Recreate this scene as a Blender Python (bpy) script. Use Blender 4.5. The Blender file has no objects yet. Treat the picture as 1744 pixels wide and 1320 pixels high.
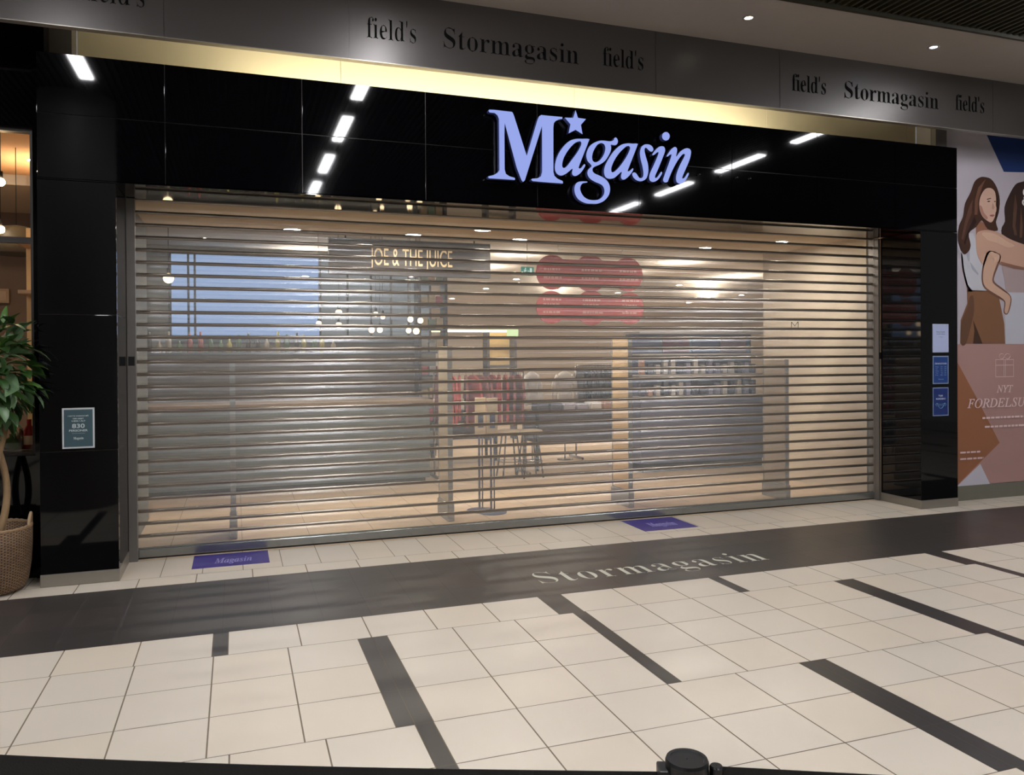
import bpy, bmesh, math, random
from mathutils import Vector, Matrix
random.seed(7)
S = bpy.context.scene
COL = S.collection
PI = math.pi

# ------------------------------------------------------------------ camera, world, exposure
F_PX, CX, CY, EYE = 1353.163, 872.0, 615.0, 1.6667          # focal length (px), principal point, eye height (m)
RW = Matrix(((0.944405, -0.008016, 0.328687),
             (-0.328726, -0.004188, 0.944416),
             (-0.006194, -0.999959, -0.006590)))            # camera(x right, y down, z forward) -> world
cam_d = bpy.data.cameras.new('camera')
cam = bpy.data.objects.new('camera', cam_d)
COL.objects.link(cam)
S.camera = cam
cam_d.sensor_width = 36.0
cam_d.sensor_fit = 'HORIZONTAL'
cam_d.lens = 36.0 * F_PX / 1744.0
cam_d.shift_y = -(660.0 - CY) / 1744.0
cam_d.clip_start = 0.05
cam_d.clip_end = 200
cx_, cy_, cz_ = RW @ Vector((1, 0, 0)), RW @ Vector((0, -1, 0)), RW @ Vector((0, 0, -1))
cam.matrix_world = Matrix(((cx_.x, cy_.x, cz_.x, 0), (cx_.y, cy_.y, cz_.y, 0), (cx_.z, cy_.z, cz_.z, EYE), (0, 0, 0, 1)))

world = bpy.data.worlds.new('world')
S.world = world
world.use_nodes = True
bg = world.node_tree.nodes['Background']
bg.inputs[0].default_value = (0.97, 0.98, 1.0, 1)
bg.inputs[1].default_value = 0.16
S.view_settings.view_transform = 'Standard'
S.view_settings.look = 'None'
S.view_settings.gamma = 1
S.view_settings.use_curve_mapping = False
S.view_settings.exposure = 0.0
TUBE_L = 105.0          # mall ceiling tubes
DOWN_L = 240.0          # round downlights in the entrance
SPOT_L = 600.0          # small spots in the store
COVE_L = 92.0           # warm strip on top of the fascia


def at(px, py, Y):
    """world point where the sight line of a photo point meets the plane y = Y"""
    d = RW @ Vector((px - CX, py - CY, F_PX))
    return Vector((0, 0, EYE)) + d * (Y / d.y)


def atz(px, py, z):
    d = RW @ Vector((px - CX, py - CY, F_PX))
    return Vector((0, 0, EYE)) + d * ((z - EYE) / d.z)


# ------------------------------------------------------------------ materials
def lin(r, g, b):
    f = lambda c: ((c / 255 + 0.055) / 1.055) ** 2.4 if c > 10 else c / 255 / 12.92
    return (f(r), f(g), f(b), 1)


MATS = {}


def mat(name, col, rough=0.5, metal=0.0, spec=0.5, noise=0.0, nscale=8.0, bump=0.0, bscale=60.0, stretch=None, coat=0.0):
    if name in MATS:
        return MATS[name]
    m = bpy.data.materials.new(name)
    m.use_nodes = True
    nt = m.node_tree
    b = nt.nodes['Principled BSDF']
    b.inputs['Base Color'].default_value = col
    b.inputs['Roughness'].default_value = rough
    b.inputs['Metallic'].default_value = metal
    b.inputs['Specular IOR Level'].default_value = spec
    b.inputs['Coat Weight'].default_value = coat
    tc = nt.nodes.new('ShaderNodeTexCoord')
    mp = nt.nodes.new('ShaderNodeMapping')
    nt.links.new(tc.outputs['Object'], mp.inputs[0])
    if stretch:
        mp.inputs['Scale'].default_value = stretch
    if noise > 0:
        n = nt.nodes.new('ShaderNodeTexNoise')
        n.inputs['Scale'].default_value = nscale
        n.inputs['Detail'].default_value = 4
        nt.links.new(mp.outputs[0], n.inputs['Vector'])
        r = nt.nodes.new('ShaderNodeMapRange')
        r.inputs[3].default_value = 1 - noise
        r.inputs[4].default_value = 1 + noise
        nt.links.new(n.outputs[0], r.inputs[0])
        mx = nt.nodes.new('ShaderNodeMix')
        mx.data_type = 'RGBA'
        mx.blend_type = 'MULTIPLY'
        mx.inputs[0].default_value = 1
        mx.inputs[6].default_value = col
        nt.links.new(r.outputs[0], mx.inputs[7])
        nt.links.new(mx.outputs[2], b.inputs['Base Color'])
    if bump > 0:
        n2 = nt.nodes.new('ShaderNodeTexNoise')
        n2.inputs['Scale'].default_value = bscale
        nt.links.new(mp.outputs[0], n2.inputs['Vector'])
        bp = nt.nodes.new('ShaderNodeBump')
        bp.inputs['Strength'].default_value = bump
        bp.inputs['Distance'].default_value = 0.01
        nt.links.new(n2.outputs[0], bp.inputs['Height'])
        nt.links.new(bp.outputs[0], b.inputs['Normal'])
    MATS[name] = m
    return m


def emit(name, col, strength):
    if name in MATS:
        return MATS[name]
    m = bpy.data.materials.new(name)
    m.use_nodes = True
    nt = m.node_tree
    nt.nodes.remove(nt.nodes['Principled BSDF'])
    e = nt.nodes.new('ShaderNodeEmission')
    e.inputs[0].default_value = col
    e.inputs[1].default_value = strength
    nt.links.new(e.outputs[0], nt.nodes['Material Output'].inputs[0])
    MATS[name] = m
    return m


def clear(name, tint, haze, haze_col, rough, ior=1.5, gloss_boost=0.0):
    """thin clear sheet: transparent + a little milky scatter + fresnel gloss"""
    m = bpy.data.materials.new(name)
    m.use_nodes = True
    nt = m.node_tree
    nt.nodes.remove(nt.nodes['Principled BSDF'])
    out = nt.nodes['Material Output']
    t = nt.nodes.new('ShaderNodeBsdfTransparent')
    t.inputs[0].default_value = tint
    d = nt.nodes.new('ShaderNodeBsdfDiffuse')
    d.inputs[0].default_value = haze_col
    g = nt.nodes.new('ShaderNodeBsdfGlossy')
    g.inputs['Roughness'].default_value = rough
    fr = nt.nodes.new('ShaderNodeFresnel')
    fr.inputs[0].default_value = ior
    m1 = nt.nodes.new('ShaderNodeMixShader')
    m1.inputs[0].default_value = haze
    nt.links.new(t.outputs[0], m1.inputs[1])
    nt.links.new(d.outputs[0], m1.inputs[2])
    ad = nt.nodes.new('ShaderNodeMath')
    ad.operation = 'ADD'
    ad.use_clamp = True
    ad.inputs[1].default_value = gloss_boost
    nt.links.new(fr.outputs[0], ad.inputs[0])
    m2 = nt.nodes.new('ShaderNodeMixShader')
    nt.links.new(ad.outputs[0], m2.inputs[0])
    nt.links.new(m1.outputs[0], m2.inputs[1])
    nt.links.new(g.outputs[0], m2.inputs[2])
    nt.links.new(m2.outputs[0], out.inputs[0])
    MATS[name] = m
    return m


M_tile = mat('cream floor tile', lin(216, 206, 190), 0.32, noise=0.05, nscale=1.3, bump=0.02, bscale=3)
M_tile2 = mat('cream floor tile warm', lin(218, 206, 188), 0.32, noise=0.05, nscale=1.7, bump=0.02, bscale=3)
M_dark = mat('charcoal floor tile', lin(60, 57, 55), 0.34, noise=0.14, nscale=3.5, stretch=(1, 5, 1))
M_dark2 = mat('charcoal floor tile brown', lin(66, 60, 58), 0.34, noise=0.14, nscale=3.5, stretch=(1, 5, 1))
M_grout = mat('grey grout', lin(128, 116, 98), 0.9, noise=0.1)
M_gdark = mat('pale grout in dark tiles', lin(104, 100, 98), 0.9, noise=0.1)
M_bglass = mat('black glass cladding', lin(4, 4, 6), 0.04, spec=0.38, noise=0.05)
M_bglass2 = mat('black glass joint', lin(70, 68, 66), 0.3, metal=0.6, noise=0.1)
M_plinth = mat('brushed steel plinth', lin(150, 144, 134), 0.35, metal=0.55, noise=0.06, nscale=5)
M_rail = mat('grey aluminium rail', lin(128, 124, 120), 0.42, metal=0.5, noise=0.05)
M_black = mat('black plastic', lin(14, 14, 16), 0.45, noise=0.1)
M_bulk = mat('dark grey metal bulkhead', lin(74, 70, 68), 0.34, metal=0.3, noise=0.06, nscale=1.2, stretch=(1, 1, 0.3))
M_letter = mat('near-black lettering', lin(7, 6, 6), 0.8, spec=0.1, noise=0.05)
M_soffit = mat('painted soffit', lin(158, 150, 144), 0.85, noise=0.03)
M_yellow = mat('cream cove wall', lin(236, 226, 196), 0.5, noise=0.03, nscale=2)
M_slat = mat('dark slatted ceiling', lin(46, 43, 27), 0.6, noise=0.15)
M_rod = mat('aluminium hinge rod', lin(150, 142, 134), 0.28, metal=0.92, noise=0.05)
M_bar = mat('aluminium bottom bar', lin(150, 154, 154), 0.22, metal=0.85, noise=0.05, stretch=(.2, 1, 1))
M_sheet = clear('clear polycarbonate', (0.93, 0.93, 0.92, 1), 0.26, lin(200, 207, 208), 0.27, 1.5, 0.09)
M_glass = clear('window glass', (0.95, 0.95, 0.94, 1), 0.0, (0.8, 0.8, 0.8, 1), 0.02, 1.5)
M_logo = emit('lit sign face', (0.33, 0.41, 0.87, 1), 0.95)
M_logoside = mat('sign letter return', lin(60, 70, 130), 0.4, noise=0.05)
M_tube = emit('mall tube light', (0.98, 0.97, 1.0, 1), TUBE_L)
M_down = emit('warm downlight', (1.0, 0.90, 0.77, 1), DOWN_L)
M_spot = emit('store spotlight', (1.0, 0.92, 0.80, 1), SPOT_L)
M_cove = emit('warm cove strip', (1.0, 0.90, 0.66, 1), COVE_L)
M_white = mat('white metal', lin(225, 225, 222), 0.4, noise=0.03)
M_paper = mat('white paper', lin(222, 222, 226), 0.6, noise=0.02)


# ------------------------------------------------------------------ mesh helpers
class MB:
    def __init__(self):
        self.bm = bmesh.new()

    def box(self, x0, x1, y0, y1, z0, z1, mi=0, bevel=0):
        v = [self.bm.verts.new(p) for p in ((x0, y0, z0), (x1, y0, z0), (x1, y1, z0), (x0, y1, z0),
                                            (x0, y0, z1), (x1, y0, z1), (x1, y1, z1), (x0, y1, z1))]
        fs = []
        for q in ((0, 3, 2, 1), (4, 5, 6, 7), (0, 1, 5, 4), (1, 2, 6, 5), (2, 3, 7, 6), (3, 0, 4, 7)):
            f = self.bm.faces.new([v[i] for i in q])
            f.material_index = mi
            fs.append(f)
        if bevel:
            es = list({e for f in fs for e in f.edges})
            bmesh.ops.bevel(self.bm, geom=es, offset=bevel, segments=2, affect='EDGES', profile=0.5)
        return self

    def quad(self, pts, mi=0):
        f = self.bm.faces.new([self.bm.verts.new(p) for p in pts])
        f.material_index = mi
        return self

    def ring(self, c, ax, r, n, ref=None):
        a = Vector(ax).normalized()
        u = a.orthogonal().normalized() if ref is None else Vector(ref)
        w = a.cross(u)
        return [self.bm.verts.new(Vector(c) + (u * math.cos(2 * PI * i / n) + w * math.sin(2 * PI * i / n)) * r) for i in range(n)]

    def tube(self, pts, r, n=10, caps=True, mi=0):
        rs = r if isinstance(r, (list, tuple)) else [r] * len(pts)
        P = [Vector(p) for p in pts]
        ref = None
        prev = None
        first = None
        for i, p in enumerate(P):
            d = (P[min(i + 1, len(P) - 1)] - P[max(i - 1, 0)]).normalized()
            if ref is None:
                ref = d.orthogonal().normalized()
            else:
                ref = (ref - d * ref.dot(d)).normalized()
            rg = self.ring(p, d, rs[i], n, ref)
            if prev:
                for k in range(n):
                    f = self.bm.faces.new((prev[k], prev[(k + 1) % n], rg[(k + 1) % n], rg[k]))
                    f.smooth = True
                    f.material_index = mi
            else:
                first = rg
            prev = rg
        if caps:
            f = self.bm.faces.new(list(reversed(first)))
            f.material_index = mi
            f = self.bm.faces.new(prev)
            f.material_index = mi
        return self

    def lathe(self, prof, c=(0, 0, 0), n=24, mi=0, sx=1, sy=1, smooth=True):
        prev = None
        for (r, z) in prof:
            rg = [self.bm.verts.new((c[0] + r * sx * math.cos(2 * PI * i / n), c[1] + r * sy * math.sin(2 * PI * i / n), c[2] + z)) for i in range(n)]
            if prev:
                for k in range(n):
                    f = self.bm.faces.new((prev[k], prev[(k + 1) % n], rg[(k + 1) % n], rg[k]))
                    f.smooth = smooth
                    f.material_index = mi
            prev = rg
        return self

    def prism(self, pts, y0, y1, mi=0):
        """outline in the x-z plane, thick along y"""
        a = [self.bm.verts.new((x, y0, z)) for x, z in pts]
        b = [self.bm.verts.new((x, y1, z)) for x, z in pts]
        for f in (self.bm.faces.new(a), self.bm.faces.new(list(reversed(b)))):
            f.material_index = mi
        n = len(pts)
        for i in range(n):
            f = self.bm.faces.new((a[i], b[i], b[(i + 1) % n], a[(i + 1) % n]))
            f.material_index = mi
        return self

    def build(self, name, m, parent=None, loc=None, rot=None, normals=True):
        if normals:
            bmesh.ops.recalc_face_normals(self.bm, faces=self.bm.faces[:])
        me = bpy.data.meshes.new(name)
        self.bm.to_mesh(me)
        self.bm.free()
        for x in (m if isinstance(m, (list, tuple)) else [m]):
            me.materials.append(x)
        o = bpy.data.objects.new(name, me)
        COL.objects.link(o)
        if parent:
            o.parent = parent
        if loc:
            o.location = loc
        if rot:
            o.rotation_euler = rot
        return o


def tag(o, label, cat, group=None, kind=None):
    o['label'] = label
    o['category'] = cat
    if group:
        o['group'] = group
    if kind:
        o['kind'] = kind
    return o


def thing(name, label, cat, loc=(0, 0, 0), rz=0, group=None):
    o = bpy.data.objects.new(name, None)
    COL.objects.link(o)
    o.location = loc
    o.rotation_euler = (0, 0, rz)
    return tag(o, label, cat, group)


def struct(o):
    o['kind'] = 'structure'
    return o


def copy_tree(o, parent=None):
    c = o.copy()
    COL.objects.link(c)
    c.parent = parent
    for ch in [x for x in bpy.data.objects if x.parent == o]:
        copy_tree(ch, c)
    return c


def spline(pts, k=4):
    n = len(pts)
    out = []
    for i in range(n):
        p0, p1, p2, p3 = pts[i - 1], pts[i], pts[(i + 1) % n], pts[(i + 2) % n]
        for j in range(k):
            t = j / k
            out.append(tuple(0.5 * ((2 * p1[a]) + (-p0[a] + p2[a]) * t + (2 * p0[a] - 5 * p1[a] + 4 * p2[a] - p3[a]) * t * t
                                    + (-p0[a] + 3 * p1[a] - 3 * p2[a] + p3[a]) * t ** 3) for a in (0, 1)))
    return out


def outline_mesh(loops, depth):
    """filled 2-D outline (with holes) in the x-y plane, extruded +-depth; returned as mesh data"""
    cu = bpy.data.curves.new('o', 'CURVE')
    cu.dimensions = '2D'
    cu.fill_mode = 'BOTH'
    cu.extrude = depth
    for lp in loops:
        s = cu.splines.new('POLY')
        s.points.add(len(lp) - 1)
        for q, (x, y) in zip(s.points, lp):
            q.co = (x, y, 0, 1)
        s.use_cyclic_u = True
    ob = bpy.data.objects.new('o', cu)
    COL.objects.link(ob)
    dg = bpy.context.evaluated_depsgraph_get()
    me = bpy.data.meshes.new_from_object(ob.evaluated_get(dg))
    bpy.data.objects.remove(ob)
    bpy.data.curves.remove(cu)
    return me


def serif(s, bold=True, italic=False):
    base = {(True, False): 0x1D400, (False, True): 0x1D434, (True, True): 0x1D468}[(bold, italic)]
    r = ''
    for ch in s:
        if 'a' <= ch <= 'z':
            r += chr(base + 26 + ord(ch) - 97)
        elif 'A' <= ch <= 'Z':
            r += chr(base + ord(ch) - 65)
        else:
            r += ch
    return r


def text_mesh(body, depth=0.002, offset=0.0, spacing=1.0):
    cu = bpy.data.curves.new('t', 'FONT')
    cu.body = body
    cu.size = 1
    cu.extrude = depth
    cu.offset = offset
    cu.space_character = spacing
    ob = bpy.data.objects.new('t', cu)
    COL.objects.link(ob)
    dg = bpy.context.evaluated_depsgraph_get()
    me = bpy.data.meshes.new_from_object(ob.evaluated_get(dg))
    bpy.data.objects.remove(ob)
    bpy.data.curves.remove(cu)
    return me


def fit_text(name, body, m, x0, x1, z0, z1, y, parent=None, depth=0.002, offset=0.0, spacing=1.0, flat=False, base_frac=None, zh=None):
    """text between x0..x1; z0 = baseline, z1 = height of the tallest letter; upright facing -y, or flat on the floor"""
    me = text_mesh(body, 0.5, offset, spacing)
    xs = [v.co.x for v in me.vertices]
    ys = [v.co.y for v in me.vertices]
    sx = (x1 - x0) / (max(xs) - min(xs))
    sy = (z1 - z0) / max(ys)
    mx = min(xs)
    for v in me.vertices:
        X = x0 + (v.co.x - mx) * sx
        Z = z0 + v.co.y * sy
        D = v.co.z * 2 * depth
        v.co = (X, Z, y + D) if flat else (X, y - D, Z)
    me.materials.append(m)
    me.name = name
    o = bpy.data.objects.new(name, me)
    COL.objects.link(o)
    if parent:
        o.parent = parent
    return o


# ================================================================== FLOOR
TX, PER = 0.404, 3.462
YF, YS = 6.58, 7.23            # shopfront plane, shutter plane
ys = [5.12 - 0.3967 * k for k in range(0, 24)]
fl = MB()
fl.box(-7, 15, -4.2, 27, -0.12, -0.0025, 0)
G = 0.0035


def ftile(x0, x1, y0, y1, mi, g=G):
    if x1 - x0 < 0.02:
        return
    z = 0.0
    fl.quad([(x0 + g, y0 + g * .7, z), (x1 - g, y0 + g * .7, z), (x1 - g, y1 - g * .7, z), (x0 + g, y1 - g * .7, z)], mi)


# fields of cream tiles broken by charcoal strips (narrow = one strip, wide = two side by side)
wide0 = {0: 1.958, 1: 0.67, 4: 2.858, 7: 1.55, 10: 0.27, 13: 2.45, 16: 1.15, 19: -0.1, 22: 2.0}
nar0 = {0: -0.137, 1: 2.052, 4: 0.755, 7: 2.95, 10: 1.64, 13: 0.36, 16: 2.54, 19: 1.24, 22: 0.0}
for k in range(23):
    key = max(q for q in wide0 if q <= k)
    y1, y0 = ys[k], ys[k + 1]
    cuts = []
    for j in range(-3, 5):
        cuts.append((wide0[key] + j * PER, 0.17))
        cuts.append((nar0[key] + j * PER, 0.083))
    cuts.sort()
    for (a, wa), (b, wb) in zip(cuts, cuts[1:]):
        if wa > 0.1:
            ftile(a, a + wa / 2, y0, y1, 2, 0.001)
            ftile(a + wa / 2, a + wa, y0, y1, 2, 0.001)
        else:
            ftile(a, a + wa, y0, y1, 2, 0.001)
        s, e = a + wa, b
        n = max(1, round((e - s) / TX))
        for i in range(n):
            ftile(s + (e - s) * i / n, s + (e - s) * (i + 1) / n, y0, y1, 1 if random.random() < .6 else 4)
# charcoal band with pale hairline grout
fl.box(-7, 15, 5.12, 6.33, -0.02, -0.0012, 3)
for r in range(3):
    for i in range(-22, 50):
        x = -0.39 + 0.302 * i
        ftile(x, x + 0.302, 5.12 + r * 0.4033, 5.12 + (r + 1) * 0.4033, 2 if random.random() < .6 else 5, 0.0012)
# two rows of cream tiles in front of the shutter
for i in range(-15, 36):
    x = -1.10 + TX * i
    ftile(x, x + TX, 6.33, 6.575, 1 if random.random() < .6 else 4)
for i in range(-20, 46):
    x = -0.556 + 0.3 * i
    ftile(x, x + 0.3, 6.575, 7.16, 1 if random.random() < .6 else 4, 0.0025)
# store floor, larger warm tiles
for i in range(-12, 26):
    for j in range(33):
        ftile(-0.556 + 0.6 * i, 0.044 + 0.6 * i, 7.16 + 0.6 * j, 7.76 + 0.6 * j, 6, 0.002)
M_in = mat('peach store floor', lin(226, 200, 170), 0.3, noise=0.04, nscale=1.5)
struct(fl.build('floor', [M_grout, M_tile, M_dark, M_gdark, M_tile2, M_dark2, M_in], normals=False))

o = fit_text('floor_lettering', serif('Stormagasin'), mat('pale inlay', lin(205, 205, 190), 0.5, noise=0.04),
             2.105, 4.085, 5.40, 5.70, 0.0008, depth=0.0006, offset=-0.021, spacing=1.08, flat=True)
tag(o, 'pale serif word Stormagasin inlaid in the charcoal floor band', 'lettering')

M_purple = mat('purple floor vinyl', lin(60, 46, 136), 0.35, noise=0.04)
M_pwhite = mat('pale print', lin(150, 145, 205), 0.5, noise=0.04)
for (x0, x1, y0, lab) in ((-0.340, 0.250, 6.735, 'purple floor sticker with a white logo under the left end of the shutter'),
                          (3.640, 4.222, 6.665, 'purple floor sticker with a white logo near the middle of the shutter')):
    t = thing('floor_sticker', lab, 'floor sticker', ((x0 + x1) / 2, (y0 + 7.17) / 2, 0))
    hx, hy = (x1 - x0) / 2, (7.17 - y0) / 2
    MB().box(-hx, hx, -hy, hy, 0.0004, 0.0022, bevel=0.0004).build('vinyl', M_purple, t)
    q = fit_text('logo', serif('Magasin', True, True), M_pwhite, -0.13, 0.16, -0.10, 0.06, 0.0028, t, depth=0.0005, flat=True)

# ================================================================== BLACK GLASS SHOPFRONT
XL0, XL1, XR0, XR1 = -1.35, -0.835, 6.915, 7.430
ZB, ZM, ZT = 2.98, 3.457, 3.90
fas = thing('shopfront_fascia', 'glossy black glass fascia above the shutter, carrying the lit sign', 'fascia', (3, YF, ZB))
MB().box(XL0 + .01 - 3, XR1 - .01 - 3, 0.03, 0.16, 0.012, ZT - ZB - 0.05).build('carcass', mat('black carcass', lin(10, 10, 10), 0.6, noise=.1), fas)
joints = [XL0, -0.492, 0.52, 1.53, 2.54, 3.55, 4.56, 5.57, 6.575, XR1]
for i in range(9):
    for (za, zb) in ((ZB, ZM), (ZM, ZT)):
        MB().box(joints[i] + .0025 - 3, joints[i + 1] - .0025 - 3, 0, 0.028, za + .0025 - ZB, zb - .0025 - ZB, bevel=0.001).build('glass_panel', M_bglass, fas)
jt = MB()
for x in joints[1:-1]:
    jt.box(x - .0022 - 3, x + .0022 - 3, 0.008, 0.03, 0, ZT - ZB)
jt.box(XL0 - 3, XR1 - 3, 0.008, 0.03, ZM - .002 - ZB, ZM + .002 - ZB)
jt.build('joint_strip', M_bglass2, fas)
MB().box(XL0 - 3, XR1 - 3, 0.0, 0.66, -0.004, 0.008).build('soffit_panel', M_bglass, fas)

for (xa, xb, lab) in ((XL0, XL1, 'black glass pillar left of the shutter, one notice on it'), (XR0, XR1, 'black glass pillar right of the shutter, three notices on it')):
    t = thing('shopfront_pillar', lab, 'pillar', ((xa + xb) / 2, YF, 0))
    h = (xb - xa) / 2
    zz = [0.09, 0.985, 1.99, ZB - .006] if xa < 0 else [0.09, ZB - .006]
    for za, zb in zip(zz, zz[1:]):
        MB().box(-h, h, 0, 0.56, za + .002, zb - .002, bevel=0.0012).build('glass_panel', M_bglass, t)
    MB().box(-h + .004, h - .004, 0.006, 0.55, 0.09, ZB - .01).build('joint_strip', M_bglass2, t)
    MB().box(-h - 0.004, h + 0.004, -0.004, 0.57, 0.0, 0.09, bevel=0.002).build('plinth', M_plinth, t)

# ---- sign: outlines of the letters measured on the sign plane
SY = 6.50


def cA(pts):
    return [(820 + .13640 * x, 170 + .13640 * y) for x, y in pts]


def cB(pts):
    return [(1000 + .12117 * x, 200 + .12117 * y) for x, y in pts]


def onwall(pts):
    r = []
    for x, y in pts:
        p = at(x, y, SY)
        r.append((p.x, p.z))
    return r


Mo = cA([(88, 140), (95, 122), (160, 125), (270, 138), (380, 150), (392, 165), (405, 195), (565, 700), (700, 250), (720, 205), (745, 190), (870, 202), (1010, 215),
         (1010, 238), (965, 245), (925, 265), (905, 290), (898, 340), (898, 900), (912, 950), (950, 985), (1015, 1015), (1018, 1045), (830, 1032), (640, 1015), (620, 1000), (632, 985), (700, 980), (742, 955),
         (757, 900), (755, 330), (542, 1005), (520, 1025), (500, 1005), (440, 850), (290, 290), (287, 420), (290, 870), (305, 925), (350, 955), (418, 975), (418, 1000), (250, 990), (88, 980), (85, 955), (150, 940), (200, 912), (224, 880),
         (222, 600), (218, 240), (200, 195), (165, 165), (100, 158)])
star = cA([(1175, 130), (1205, 225), (1305, 240), (1242, 312), (1262, 430), (1175, 375), (1088, 418), (1110, 305), (1040, 222), (1145, 225)])
a1o = cA([(1340, 490), (1334, 530), (1225, 810), (1218, 855), (1245, 850), (1280, 805), (1295, 825), (1240, 910), (1180, 950), (1140, 940), (1130, 905), (1135, 860), (1060, 920), (1000, 945), (950, 930), (920, 880), (920, 800), (950, 700), (1010, 600), (1090, 520), (1170, 490), (1260, 487)])
a1h = cA([(1238, 522), (1245, 560), (1200, 650), (1120, 760), (1060, 835), (1022, 850), (1008, 810), (1030, 720), (1090, 620), (1160, 545), (1210, 520)])
g_o = cB([(320, 335), (370, 320), (382, 292), (402, 282), (425, 305), (432, 345), (412, 383), (375, 390), (333, 385), (338, 430), (320, 500), (260, 600), (190, 655), (110, 690), (80, 715), (78, 755), (110, 790), (200, 830), (270, 880), (310, 940), (322, 1010), (305, 1090), (240, 1170), (150, 1210),
          (60, 1212), (-22, 1205), (-112, 1160), (-163, 1092), (-180, 1010), (-163, 940), (-112, 903), (-5, 901), (-5, 915), (-60, 925), (-92, 965), (-95, 1024), (-56, 1103), (10, 1150), (90, 1163), (170, 1150), (225, 1100), (242, 1040), (230, 980), (190, 940), (110, 905), (40, 860), (5, 800), (12, 740), (60, 688),
          (45, 655), (5, 610), (-12, 540), (0, 470), (40, 400), (110, 350), (200, 325)])
g_h = cB([(210, 362), (243, 385), (255, 440), (235, 520), (180, 600), (120, 630), (80, 610), (70, 550), (90, 470), (135, 395), (175, 365)])
a2o = cB([(705, 370), (700, 410), (580, 720), (572, 755), (600, 750), (640, 715), (645, 745), (590, 820), (530, 870), (490, 868), (475, 830), (485, 765), (440, 800), (380, 850), (310, 862), (260, 840), (238, 780), (245, 700), (290, 600), (370, 480), (470, 390), (560, 365), (640, 368)])
a2h = cB([(590, 405), (602, 440), (560, 540), (480, 660), (410, 740), (360, 772), (340, 750), (345, 690), (390, 590), (460, 490), (540, 415), (570, 402)])
s_o = cB([(930, 440), (920, 475), (895, 480), (870, 465), (845, 440), (825, 425), (808, 440), (810, 490), (830, 570), (855, 660), (860, 760), (835, 850), (785, 890), (720, 893), (665, 860), (635, 810), (642, 780), (672, 775), (700, 800), (730, 845), (762, 852), (785, 830), (790, 770), (775, 680), (750, 580), (742, 490), (760, 420), (800, 385), (850, 378), (900, 395)])
dot = cB([(1107 + 54 * math.cos(a * PI / 8), 265 + 60 * math.sin(a * PI / 8)) for a in range(16)])
i_o = cB([(1045, 405), (1082, 415), (1096, 460), (1080, 520), (1000, 720), (960, 810), (956, 848), (985, 840), (1040, 765), (1052, 790), (1000, 870), (940, 905), (890, 895), (872, 850), (885, 780), (940, 660), (1000, 515), (990, 488), (935, 530), (915, 520), (950, 470), (1000, 420)])
n_o = cB([(1230, 415), (1258, 430), (1264, 470), (1252, 550), (1300, 490), (1360, 445), (1415, 433), (1455, 460), (1458, 520), (1430, 620), (1370, 760), (1338, 840), (1345, 858), (1370, 845), (1415, 780), (1428, 800), (1385, 880), (1320, 930), (1272, 922), (1250, 880), (1255, 800), (1300, 680), (1370, 540), (1365, 515), (1338, 522), (1270, 610), (1200, 740), (1145, 870), (1130, 905), (1090, 912), (1068, 885), (1080, 830), (1150, 640), (1185, 520), (1130, 550), (1118, 540), (1150, 490), (1190, 440)])
sign = thing('illuminated_sign', 'illuminated pale blue Magasin sign with a star on black glass fascia', 'sign', (3.8, SY, 3.4))
for nm, loops, sm in (('letter', [Mo], 0), ('star', [star], 0), ('letter', [a1o, a1h], 1), ('letter', [g_o, g_h], 1), ('letter', [a2o, a2h], 1), ('letter', [s_o], 1), ('letter', [i_o], 1), ('letter_dot', [dot], 1), ('letter', [n_o], 1)):
    lp = [onwall(l) for l in loops]
    if sm:
        lp = [spline(l, 4) for l in lp]
    me = outline_mesh(lp, 0.025)
    for v in me.vertices:
        v.co = (v.co.x - 3.8, 0.025 - v.co.z, v.co.y - 3.4)
    me.materials.append(M_logo)
    me.materials.append(M_logoside)
    for p in me.polygons:
        p.material_index = 0 if abs(p.normal.y) > .7 and sum(me.vertices[i].co.y for i in p.vertices) / len(p.vertices) < 0.02 else 1
    o = bpy.data.objects.new(nm, me)
    COL.objects.link(o)
    o.parent = sign
for x, z in ((-0.7, -0.05), (-0.25, -0.05), (0.15, -.02), (0.38, -.02), (0.62, -.02), (0.8, -.02), (0.95, -.02)):
    MB().tube([(x, 0.045, z), (x, 0.085, z)], 0.006, 8).build('mounting_stud', M_black, sign)

# ================================================================== ROLLER SHUTTER
sh = thing('roller_shutter', 'closed roller shutter of clear slats between thin metal rods', 'roller shutter', (3.05, YS, 0))
SX0, SX1 = -0.785 - 3.05, 6.90 - 3.05
Z0, PITCH, NS = 0.085, 0.10335, 28
for k in range(NS):
    za = Z0 + k * PITCH
    b = MB()
    prev = None
    for j in range(9):
        a = j / 8
        z = za + 0.009 + a * (PITCH - 0.018)
        y = 0.004 - 0.013 * math.sin(PI * a)
        v = [b.bm.verts.new((SX0, y, z)), b.bm.verts.new((SX1, y, z))]
        if prev:
            f = b.bm.faces.new((prev[0], prev[1], v[1], v[0]))
            f.smooth = True
        prev = v
    b.build('clear_slat', M_sheet, sh, normals=False)
for k in range(1, NS + 1):
    z = Z0 + k * PITCH
    b = MB()
    n = 12
    rg = []
    for x in (SX0, SX1):
        rg.append([b.bm.verts.new((x, 0.004 + 0.013 * math.cos(2 * PI * i / n), z + 0.0148 * math.sin(2 * PI * i / n))) for i in range(n)])
    for i in range(n):
        f = b.bm.faces.new((rg[0][i], rg[0][(i + 1) % n], rg[1][(i + 1) % n], rg[1][i]))
        f.smooth = True
    b.build('hinge_rod', M_rod, sh)
b = MB()
b.box(SX0, SX1, -0.018, 0.022, 0.012, 0.082, bevel=0.006)
b.box(SX0, SX1, -0.006, 0.010, 0.080, 0.092)
b.build('bottom_bar', M_bar, sh)
MB().box(SX0, SX1, -0.012, 0.016, 0.0005, 0.013).build('rubber_seal', M_black, sh)
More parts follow.
